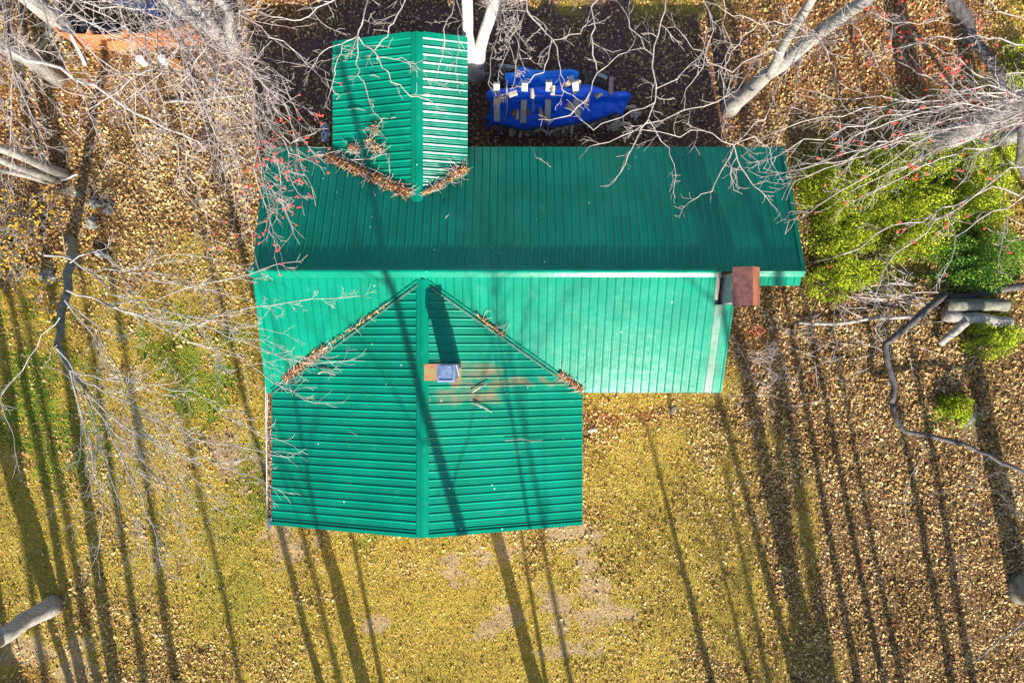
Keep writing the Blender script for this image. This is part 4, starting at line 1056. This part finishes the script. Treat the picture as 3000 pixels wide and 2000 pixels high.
# ------------------------------------------------------------------ evergreen shrubs
def shrub(px, py, rx, ry, hgt, n, label, mat=EVERG, seed=1, name='evergreen_shrub'):
    c0 = W(px, py, 0); k = H / F; root = empty(name, c0, label, 'shrub', 'evergreen shrubs east of the house')
    n = int(n * 2.2); u = NR.normal(0, 1, (n, 3)); u /= np.linalg.norm(u, axis=1)[:, None]; rad = NR.uniform(.2, 1.12, n) ** .75
    ang = np.arctan2(u[:, 1], u[:, 0]); lob = .72 + .5 * fbm(np.cos(ang) * 2.2 + 9 + seed, np.sin(ang) * 2.2 + 9, seed)
    x = u[:, 0] * rad * rx * k * lob; y = u[:, 1] * rad * ry * k * lob; z = np.abs(u[:, 2]) * rad * hgt * (.6 + .8 * fbm(x * 2 + 20, y * 2 + 20, seed + 5))
    g = fbm(x * 2.6 + 40, y * 2.6 + 40, seed + 9); keep = g + NR.normal(0, .05, n) > .43
    x, y, z, g = x[keep], y[keep], z[keep], g[keep]; n = len(x)
    P_ = np.stack([x + c0[0], y + c0[1], z + .05], -1)
    rn_ = np.clip(NR.normal(.5, .2, n) + (g - .5) * 1.2, 0, 1)
    scatter_quads('foliage', P_, NR.uniform(.05, .12, n), .34, .8, mat, rn_, None, None, root)
    T = Tubes()
    for i in range(18):
        a = R.uniform(0, 6.28); f = R.uniform(.3, .85)
        T.add([c0, (c0[0] + math.cos(a) * rx * k * f * .4, c0[1] + math.sin(a) * ry * k * f * .4, hgt * .35), (c0[0] + math.cos(a) * rx * k * f, c0[1] + math.sin(a) * ry * k * f, hgt * .6)], [.03, .02, .008])
    T.build('stem', M['bark_dark'], root)
SH = [(2425, 640, 100, 130, 1.6, 9000, 'light green shrub touching the east end of the roof', EVERG), (2380, 560, 60, 80, 1.4, 4500, 'narrow yellow green shrub at the north east roof corner', EVERG),
      (2560, 560, 130, 110, 1.5, 10000, 'bright green shrub under the red budded branches', EVERG), (2720, 490, 140, 100, 1.5, 10000, 'bright green shrub below the thick right hand trunk', EVERG),
      (2870, 470, 120, 110, 1.3, 8000, 'sunlit green shrub at the right edge', EVERG), (2660, 650, 140, 110, 1.6, 11000, 'broad lime green shrub at the middle of the thicket', EVERG),
      (2800, 620, 120, 90, 1.6, 8000, 'green shrub right of the broad lime one', EVERG), (2500, 760, 130, 90, 1.2, 8000, 'olive green shrub above the brush pile', EVERG),
      (2810, 760, 140, 100, 2.0, 10000, 'dark green conifer shrub above the fallen logs', EVERGD), (2440, 830, 90, 60, .8, 4000, 'low thin shrub just below the roof corner', EVERG),
      (2885, 985, 95, 65, .7, 5000, 'low green shrub below the fallen logs', EVERG), (2785, 1200, 55, 48, .5, 3200, 'small round green tuft in the leaf litter', EVERG), (2960, 260, 70, 130, .9, 4500, 'olive shrub at the upper right corner', EVERG)]
for i, s_ in enumerate(SH): shrub(*s_[:7], mat=s_[7], seed=i * 13 + 2)

# ------------------------------------------------------------------ logs, stones, brush pile at right
def log(pix, r0, r1, label, mat='bark_moss', grp='fallen logs at the right edge'):
    mb = MB(); mb.tube(wig_line([W(*p) for p in pix], .02, 3), [r0 + (r1 - r0) * i / (3 * (len(pix) - 1)) for i in range(3 * (len(pix) - 1) + 1)], 12)
    tag(mb.build('log', M[mat], None, True), label, 'log', grp)
log([(2775, 893, .45), (2860, 890, .5), (2950, 895, .5)], .21, .2, 'upper of the two thick mossy logs', 'bark_moss')
log([(2765, 922, .35), (2850, 935, .4), (2960, 945, .35)], .22, .19, 'lower thick mossy log with pale peeling edge', 'bark')
log([(2770, 875, .2), (2870, 862, .25), (3010, 838, .25)], .16, .12, 'long dark log behind the two thick ones', 'bark_dark')
log([(2755, 1008, .15), (2790, 975, .4), (2832, 942, .6)], .11, .13, 'short pale log propped against the mossy ones', 'bark')
log([(2340, 945, .15), (2450, 948, .2), (2560, 930, .25), (2680, 925, .25)], .05, .07, 'long thin pale pole lying left of the logs', 'bark')
log([(150, 528, .1), (190, 525, .12), (228, 510, .15)], .05, .03, 'bent pale branch on the ground by the twin left trunks', 'bark_white')
log([(480, 300, .1), (560, 295, .15), (700, 280, .15)], .05, .03, 'slim grey branch lying in the leaves north west of the house', 'bark')
log([(1722, 1262, .06), (1748, 1258, .06)], .05, .05, 'pale cut stub in the leaves beside the south wing', 'bark_white')
log([(1965, 1208, .1), (1978, 1190, .35)], .07, .06, 'dark upright stub below the south eave', 'bark_dark')
T = Tree(W(2600, 870, 0), 'heap of pale cut brush left of the fallen logs', 'bark', 'twig', 'brush pile', name='brush_pile')
for i in range(46):
    a = R.gauss(2.95, .5) + (math.pi if R.random() < .3 else 0); p = W(2610 + R.gauss(0, 70), 868 + R.gauss(0, 28), 0)
    grow(T.T, (p[0], p[1], R.uniform(.1, .6)), nrm((math.cos(a), math.sin(a), R.uniform(-.1, .25))), R.uniform(.7, 1.7), R.uniform(.012, .028), 1, .08, .3, None, (1, 3), .03)
T.done()
T = Tree(W(2440, 1060, 0), 'scattered dead branches in the leaves east of the house', 'bark', 'twig_grey', 'brush pile', name='brush_pile')
for i in range(30):
    a = R.uniform(0, 6.28); p = W(2470 + R.gauss(0, 120), 1030 + R.gauss(0, 60), 0)
    grow(T.T, (p[0], p[1], R.uniform(.05, .2)), nrm((math.cos(a), math.sin(a), R.uniform(-.05, .12))), R.uniform(.6, 1.5), R.uniform(.01, .025), 1, .1, .2, None, (1, 3), .02)
T.done()

def rock(px, py, sx, sy, sz, label, mat='stone', rot=0, h0=0):
    bm = bmesh.new(); bmesh.ops.create_icosphere(bm, subdivisions=3, radius=1)
    sd = R.uniform(0, 90)
    for v in bm.verts:
        d = 1 + .7 * mnoise.noise(v.co * 1.6 + Vector((sd, 0, 0))) + .22 * mnoise.noise(v.co * 4 + Vector((sd, 3, 0)))
        v.co = Vector((v.co.x * sx * d * .75, v.co.y * sy * d * .75, v.co.z * sz * d * .7))
    me = bpy.data.meshes.new('rock'); bm.to_mesh(me); bm.free()
    o = link_mesh('rock', me, M[mat]); p = W(px, py, h0); o.location = (p[0], p[1], h0 + sz * .3); o.rotation_euler = (0, 0, rot)
    return tag(o, label, 'rock')
rock(955, 375, .15, .17, .2, 'pale speckled stone at the foot of the north wing, upper one', 'stone_pale')
rock(955, 402, .19, .24, .25, 'larger blue white stone touching the main roof corner', 'stone_pale')
rock(282, 598, .22, .2, .3, 'rough grey boulder in the dark hollow on the left', 'stone')
rock(275, 655, .2, .3, .3, 'mossy grey boulder below the dark hollow', 'stone')
rock(232, 570, .2, .12, .2, 'flat tan stone left of the dark hollow', 'stone')
rock(320, 612, .26, .24, .22, 'dark boulder in the hollow shade', 'bark_dark')
rock(150, 810, .3, .28, .4, 'pale lichened boulder by the leaning trunk', 'stone')
rock(300, 745, .35, .16, .25, 'long ribbed grey stone under the branches', 'stone', -.3)
rock(2845, 1225, .5, .16, .04, 'flat slab of grey stone by the small green tuft', 'stone', .7)
rock(2610, 1120, .14, .12, .1, 'small stone under the crooked fallen limb', 'stone')
rock(2445, 395, .22, .10, .05, 'small pale blue scrap in the leaves under the red buds', 'stone_pale', -.3)
# rusty red wire frame in the brush
mb = MB(); z = .7
P0 = [W(2200, 968, z), W(2218, 985, z), W(2244, 970, z), W(2228, 955, z)]
for a, b_ in ((0, 1), (1, 2), (2, 3), (3, 0)): mb.tube([P0[a], P0[b_]], [.014, .014], 5)
for k in range(4): mb.tube([P0[k], (P0[k][0], P0[k][1], 0)], [.014, .014], 5)
mb.tube([W(2210, 977, z), W(2236, 962, z)], [.012, .012], 5)
tag(mb.build('wire_stand', M['red_paint']), 'small red wire plant stand in the brush by the east roof edge', 'stand')

# ------------------------------------------------------------------ firewood pile and tarps
def hT(px, py):
    """height of the main tarp at a photo position"""
    y = np.interp(py, [250, 258, 270, 284, 300, 340, 372, 400], [1.62, 1.95, 2.05, 1.92, 1.50, 1.15, .88, .55])
    x = np.interp(px, [1420, 1440, 1500, 1700, 1780, 1850], [.62, .92, 1.0, .98, .80, .45])
    return float(y * x)
def outline(zp, n=170):
    pts = [(1350 + a / 4.276, 150 + b_ / 4.276) for a, b_ in zp]; pts.append(pts[0])
    seg = [math.dist(a, b_) for a, b_ in zip(pts[:-1], pts[1:])]; tot = sum(seg); out = []
    for i in range(n):
        s_ = tot * i / n; k = 0
        while s_ > seg[k]: s_ -= seg[k]; k += 1
        u = s_ / seg[k]; out.append((pts[k][0] * (1 - u) + pts[k + 1][0] * u, pts[k][1] * (1 - u) + pts[k + 1][1] * u))
    return out
def tarp(zp, axis_x, cy_, hf, edge, label, seed, mat='tarp'):
    ol = outline(zp); V = []; Fc = []; rings = 16; n = len(ol)
    for r_ in range(rings + 1):
        t_ = r_ / rings
        for (x, y) in ol:
            mx_ = min(max(x, axis_x[0]), axis_x[1]); X = x + (mx_ - x) * t_; Y = y + (cy_ - y) * t_
            h_ = hf(X, Y); e_ = min(1, t_ / .14); h_ = h_ * (edge + (1 - edge) * (e_ * (2 - e_)))
            f = mnoise.noise(Vector((X * .035, Y * .05, seed))) * .09 + mnoise.noise(Vector((X * .12 + Y * .07, Y * .06, seed + 4))) * .05 * (1.3 - t_)
            h_ = max(.03, h_ + f * min(1, h_ * 1.2)); V.append(W(X, Y, h_))
    for r_ in range(rings):
        for i in range(n): Fc.append((r_ * n + i, r_ * n + (i + 1) % n, (r_ + 1) * n + (i + 1) % n, (r_ + 1) * n + i))
    o = mesh_obj('tarpaulin', V, Fc, M[mat], None, True)
    md = o.modifiers.new('thickness', 'SOLIDIFY'); md.thickness = .006; md.offset = -1
    return tag(o, label, 'tarp')
main_z = [(370, 480), (560, 465), (680, 455), (900, 450), (1040, 440), (1180, 430), (1320, 400), (1420, 440), (1560, 410), (1680, 440), (1850, 510), (2080, 505), (2150, 550), (2090, 650), (2020, 815), (1960, 770), (1780, 840), (1640, 890), (1440, 915), (1200, 960), (1050, 950), (800, 995), (640, 970), (480, 930), (390, 920), (300, 1000), (325, 940), (360, 890), (295, 870), (310, 820), (368, 770), (368, 650), (300, 590), (330, 520)]
back_z = [(550, 440), (548, 280), (705, 262), (720, 210), (770, 190), (900, 230), (1100, 250), (1380, 225), (1490, 260), (1470, 330), (1450, 380), (1330, 425), (1000, 465), (700, 475)]
tarp(main_z, (1480, 1760), 292, hT, .62, 'big crumpled blue tarp over the firewood, weighted with planks', 3.3)
def hB(px, py): return float(np.interp(py, [195, 208, 225, 245, 262], [.8, 1.15, 1.22, 1.15, 1.0]))
tarp(back_z, (1500, 1670), 228, hB, .6, 'smaller lighter blue tarp folded behind the big one', 8.1, 'tarp_light')

def plank(z0, z1, wz, label, mat='wood_grey', hf=hT, lift=.07, grp='planks on the blue tarp'):
    a = (1350 + z0[0] / 4.276, 150 + z0[1] / 4.276); b_ = (1350 + z1[0] / 4.276, 150 + z1[1] / 4.276)
    mb = MB(); n = 18; vs = []; w_ = wz / 4.276 * 21.6 / F
    A = Vector(W(*a, hf(*a) + lift)); B = Vector(W(*b_, hf(*b_) + lift)); M_ = None
    # a straight board resting on the hump
    A.z += .08; B.z += .08
    d = (B - A).normalized(); s_ = d.cross(Vector((0, 0, 1))).normalized() * w_ / 2; t_ = Vector((0, 0, -.035))
    vs = []
    for i in range(n + 1):
        p = A + (B - A) * (i / n)
        if hf is hT: p.z = max(p.z, hT(a[0] + (b_[0] - a[0]) * i / n, a[1] + (b_[1] - a[1]) * i / n) + .27)
        p.z += R.uniform(-.004, .004)
        vs += [p - s_ * R.uniform(.97, 1.03), p + s_ * R.uniform(.97, 1.03)]; vs += [vs[-2] + t_, vs[-1] + t_]
    fc = []
    for i in range(n):
        k = i * 4
        fc += [(k, k + 1, k + 5, k + 4), (k + 2, k + 6, k + 7, k + 3), (k, k + 4, k + 6, k + 2), (k + 1, k + 3, k + 7, k + 5)]
    fc += [(0, 2, 3, 1), (n * 4, n * 4 + 1, n * 4 + 3, n * 4 + 2)]
    mb.add(vs, fc); tag(mb.build('plank', M[mat]), label, 'plank', grp)
plank((453, 432), (455, 900), 74, 'leftmost grey plank across the big blue tarp')
plank((802, 400), (780, 925), 74, 'second plank from the left, sunlit at its upper end')
plank((1092, 392), (1082, 912), 74, 'third plank from the left, sunlit at its upper end')
plank((1365, 345), (1470, 830), 74, 'slanting plank right of the three straight ones')
plank((1882, 335), (1876, 552), 55, 'short brown plank at the right end of the tarp', 'wood_brown', lambda x, y: max(.95, hT(x, y)))
plank((470, 190), (690, 215), 45, 'grey plank lying behind the tarp at the left', 'wood_grey', lambda x, y: .35, grp='planks behind the tarp')
plank((1700, 290), (1830, 350), 45, 'dark plank lying behind the right end of the tarp', 'wood_grey', lambda x, y: .25, grp='planks behind the tarp')

def firewood(x, y, z, ln, r, yaw, mat, label, pitch=0, grp=None, cat='firewood'):
    """a split piece: a wedge with one rounded bark side"""
    sec = [(0, r * .7), (-r * .85, -r * .3), (-r * .5, -r * .7), (r * .1, -r * .85), (r * .6, -r * .6), (r * .9, -r * .2)]
    sec = [(a * R.uniform(.85, 1.1), b_ * R.uniform(.85, 1.1)) for a, b_ in sec]; n = len(sec); vs = []
    for e_ in (-.5, -.15, .2, .5):
        k = 1 + R.uniform(-.1, .1)
        for a, b_ in sec: vs.append((e_ * ln + R.uniform(-.01, .01), a * k, b_ * k))
    fc = []
    for i in range(3):
        for j in range(n): fc.append((i * n + j, i * n + (j + 1) % n, (i + 1) * n + (j + 1) % n, (i + 1) * n + j))
    fc += [tuple(range(n))[::-1], tuple(3 * n + j for j in range(n))]
    o = mesh_obj('firewood', vs, fc, M[mat]); o.location = (x, y, z); o.rotation_euler = (R.uniform(-.6, .6), pitch, yaw)
    return tag(o, label, cat, grp)
chunks = [((480, 610), 165, 38, -1.0 + 2.0, 'split', 'slanting round billet on the leftmost plank'), ((655, 540), 100, 30, .35, 'split', 'pale billet between the first two planks'),
          ((895, 530), 110, 19, 1.57, 'split', 'upright pale billet right of the second plank'), ((1152, 488), 105, 26, 1.5, 'split', 'billet touching the third plank'),
          ((1345, 425), 110, 40, .6, 'split', 'big pale split block on the slanting plank'), ((1475, 412), 90, 30, 1.4, 'split', 'round cut log at the upper edge of the tarp'),
          ((705, 795), 120, 26, 1.55, 'split', 'grey billet left of the second plank foot'), ((665, 770), 80, 34, 1.2, 'split_dark', 'dark barky chunk at the second plank'),
          ((1002, 780), 140, 18, -1.4, 'split', 'pointed splinter left of the third plank'), ((1040, 800), 100, 22, 1.5, 'split_dark', 'dark chunk against the third plank'),
          ((838, 755), 80, 22, 1.5, 'split_dark', 'dark chunk right of the second plank'), ((1380, 692), 100, 36, -.8, 'split', 'pale angular block at the slanting plank'),
          ((1560, 645), 100, 24, -1.1, 'split', 'single small block right of the slanting plank'), ((1735, 555), 90, 22, .5, 'split', 'two toned split piece near the right end'),
          ((1700, 545), 60, 16, .6, 'split_dark', 'small dark piece near the right end')]
K = 21.5 / F / 4.276
for (zz, ln, r_, yaw, mt, lab) in chunks:
    px_, py_ = 1350 + zz[0] / 4.276, 150 + zz[1] / 4.276; hh = hT(px_, py_) + .27; p = W(px_, py_, hh)
    firewood(p[0], p[1], p[2], ln * K, r_ * K * 1.15, yaw, mt, lab, 0, 'wood lying on the blue tarp')
def tstick(zp, r_, lab):
    mb = MB(); pts = []
    for a, b_ in zp:
        px_, py_ = 1350 + a / 4.276, 150 + b_ / 4.276; pts.append(W(px_, py_, hT(px_, py_) + .27))
    mb.tube(pts, [r_ * (1 - .5 * i / (len(pts) - 1)) for i in range(len(pts))], 6)
    tag(mb.build('stick', M['twig_grey'], None, True), lab, 'stick', 'sticks on the blue tarp')
tstick([(583, 382), (575, 480), (585, 620), (570, 780), (540, 880)], .028, 'long crooked stick on the tarp beside the leftmost plank')
tstick([(922, 550), (908, 640), (905, 740), (885, 795)], .022, 'shorter crooked stick on the tarp between the second and third plank')
# wood under and around the tarp
def wood_at(zx, zy, h_, k=1.0, mats=('split', 'split_dark')):
    p = W(1350 + zx / 4.276, 150 + zy / 4.276, h_)
    firewood(p[0], p[1], p[2], R.uniform(.3, .45) * k, R.uniform(.055, .085), R.choice((R.uniform(1.2, 1.9), R.uniform(-.6, .6))), R.choice(mats), 'split firewood stacked under the edge of the blue tarp', 0, 'split firewood under the blue tarp')
for i in range(70):
    f = R.random(); zx = 420 + f * 1350; zy = np.interp(zx, [400, 800, 1200, 1640, 1800], [930, 985, 955, 890, 840]) + R.uniform(-30, 35 + 45 * f); wood_at(zx, zy, R.uniform(.08, .40), 1, ('split_dark', 'split_dark', 'split'))
for i in range(26): wood_at(R.uniform(1780, 2040), R.uniform(790, 960), R.uniform(.05, .3))
for i in range(7): wood_at(R.uniform(2080, 2200), R.uniform(640, 800), R.uniform(.05, .12), 1, ('split',))
for i in range(16): wood_at(R.uniform(370, 560), R.uniform(230, 450), R.uniform(.2, .7), 1, ('split_dark',))
for i in range(10): wood_at(R.uniform(1480, 1850), R.uniform(280, 400), R.uniform(.1, .35), 1, ('split_dark',))
# bark chips and splinters north of the house
n = 350
P = np.stack([NR.uniform(-6.5, 6.5, n), NR.uniform(5.9, 11, n), np.full(n, .03)], -1); P = P[~in_house(P[:, 0], P[:, 1])]
scatter_quads('wood_chips', P, NR.uniform(.06, .2, len(P)), .25, .2, LEAF, np.clip(NR.normal(.6, .2, len(P)), 0, 1), 'splinters and bark chips on the shaded bare ground by the firewood', cat='wood chips')

# ------------------------------------------------------------------ top left yard things
fen = empty('wooden_fence', W(420, 140), 'low orange stained board fence at the top left', 'fence')
A_ = [(240, 143), (330, 150), (430, 148), (520, 140), (600, 128)]
segs = []
for (a, b_) in zip(A_[:-1], A_[1:]):
    p, q_ = Vector(W(*a)), Vector(W(*b_)); n = max(1, int((q_ - p).length / .15))
    for i in range(n): segs.append((p + (q_ - p) * ((i + .5) / n), math.atan2(q_.y - p.y, q_.x - p.x)))
mb = MB()
for i, (c_, an) in enumerate(segs): mb.box((c_.x, c_.y, .62 + R.uniform(-.02, .02)), (.142, .022, 1.2 + R.uniform(-.04, .04)), an)
mb.build('board_panel', M['orange_wood'], fen)
for k, a in enumerate(A_):
    p = W(*a); mb = MB(); mb.box((p[0], p[1] + .07, .65), (.09, .09, 1.35)); mb.build('fence_post', M['orange_wood'], fen)
mb = MB()
for (a, b_) in zip(A_[:-1], A_[1:]):
    p, q_ = Vector(W(*a)), Vector(W(*b_)); c_ = (p + q_) / 2
    for z in (.35, 1.0): mb.box((c_.x, c_.y + .035, z), ((q_ - p).length, .04, .09), math.atan2(q_.y - p.y, q_.x - p.x))
mb.build('fence_rail', M['orange_wood'], fen)
dr = empty('black_pipe', W(280, 90), 'fat black pipe lying behind the orange fence', 'pipe')
mb = MB(); mb.tube([W(222, 82, .5), W(280, 86, .5), W(350, 84, .5)], [.24, .24, .24], 20); mb.build('pipe_body', M['black_pipe'], dr, True)
mb = MB()
for f in (.1, .35, .6, .85): a, b_ = Vector(W(222, 82, .5)), Vector(W(350, 84, .5)); c_ = a + (b_ - a) * f; mb.tube([c_ - Vector((.02, 0, 0)), c_ + Vector((.02, 0, 0))], [.255, .255], 20)
mb.build('pipe_band', M['black_pipe'], dr)
mb = MB(); mb.box(W(186, 88, .9), (.42, .16, .03), -.35, .15); tag(mb.build('white_board', M['white']), 'small bright white board at the left end of the orange fence', 'board')
mb = MB(); mb.tube([W(205, 100, 1.3), W(228, 145, .7), W(250, 190, .05)], [.05, .05, .05], 8); tag(mb.build('grey_pole', M['galvw']), 'grey pole leaning on the left end of the orange fence', 'pole')
for k, (a, b_, an) in enumerate(((150, 72, .1), (155, 90, .5), (140, 110, 1.2), (165, 112, 1.0), (128, 128, .9))):
    p = W(a, b_, .25 + k * .04); mb = MB(); mb.box(p, (.95, .10, .05), an); tag(mb.build('board', M['tan_wood']), ('topmost tan board left of the fence, lying level', 'second tan board left of the fence, slightly tilted', 'steep tan board nearest the white board', 'steep tan board touching the fence end', 'lowest and leftmost of the tan boards')[k], 'board', 'tan boards left of the fence')
def bucket(px, py, r_, label, mat='bucket'):
    p = W(px, py, .3); root = empty('bucket', (p[0], p[1], 0), label, 'bucket')
    mb = MB(); mb.tube([(p[0], p[1], 0), (p[0], p[1], .32)], [r_ * .85, r_], 24); mb.build('bucket_body', M[mat], root)
    mb = MB(); mb.tube([(p[0], p[1], .32), (p[0], p[1], .345)], [r_ * 1.05, r_ * 1.05], 24); mb.tube([(p[0], p[1], .345), (p[0], p[1], .352)], [r_ * .85, r_ * .8], 24); mb.build('bucket_lid', M[mat], root)
bucket(411, 175, .135, 'white lidded bucket standing alone below the orange fence')
bucket(474, 172, .13, 'white bucket half hidden by twigs below the fence')
bucket(514, 186, .15, 'brown bucket half hidden by twigs right of the white ones', 'pot')
mb = MB(); mb.box(W(4, 866, .5), (.14, .42, .06), .3); mb.box(W(2, 866, .25), (.06, .06, .5)); tag(mb.build('yellow_marker', M['yellow']), 'bright yellow marker board at the left edge', 'marker')

# dark blue car nosing in behind the fence
ang = math.radians(-24); c0 = W(415, -30, 0)
car = empty('car', (c0[0], c0[1], 0), 'dark blue car parked behind the orange fence under the branches', 'car')
def cxf(x, y, z):
    return (c0[0] + x * math.cos(ang) - y * math.sin(ang), c0[1] + x * math.sin(ang) + y * math.cos(ang), z)
def loft(secs, name, mat, parent, smooth=True):
    n = len(secs[0]); vs = [cxf(*p) for s_ in secs for p in s_]; fc = []
    for i in range(len(secs) - 1):
        for j in range(n): fc.append((i * n + j, i * n + (j + 1) % n, (i + 1) * n + (j + 1) % n, (i + 1) * n + j))
    fc += [tuple(range(n))[::-1], tuple((len(secs) - 1) * n + j for j in range(n))]
    return mesh_obj(name, vs, fc, mat, parent, smooth)
def sec(x, w_, z0, z1):
    return [(x, -w_ * .92, z0), (x, -w_, (z0 + z1) / 2), (x, -w_ * .93, z1 - .08), (x, -w_ * .75, z1), (x, 0, z1 + .02), (x, w_ * .75, z1), (x, w_ * .93, z1 - .08), (x, w_, (z0 + z1) / 2), (x, w_ * .92, z0)]
loft([sec(-2.2, .72, .4, .75), sec(-2.1, .82, .3, .92), sec(-1.2, .88, .28, .98), sec(0, .9, .28, .98), (sec(1.0, .9, .28, .96)), sec(1.8, .86, .28, .86), sec(2.15, .78, .3, .74), sec(2.25, .66, .4, .6)], 'car_body', M['car_blue'], car)
loft([sec(-1.7, .70, .9, 1.0), sec(-1.2, .72, .9, 1.34), sec(-.2, .72, .9, 1.45), sec(.3, .70, .9, 1.42), sec(1.05, .74, .9, .98)], 'cabin_glass', M['glass'], car)
loft([sec(-1.15, .62, 1.36, 1.40), sec(-.2, .64, 1.40, 1.475), sec(.28, .62, 1.38, 1.45)], 'car_roof', M['car_blue'], car)
for sx_ in (-1.35, 1.35):
    for sy_ in (-.84, .84):
        mb = MB(); mb.tube([cxf(sx_, sy_ - .1, .32), cxf(sx_, sy_ + .1, .32)], [.32, .32], 20); wh = mb.build('wheel', M['tyre'], car)
        mb = MB(); mb.tube([cxf(sx_, sy_ - .108, .32), cxf(sx_, sy_ + .108, .32)], [.19, .19], 16); mb.build('rim', M['silver'], wh)
for sy_ in (-.6, .6):
    mb = MB(); p = cxf(2.17, sy_, .62); mb.box(p, (.12, .28, .12), ang); mb.build('headlight', M['silver'], car)
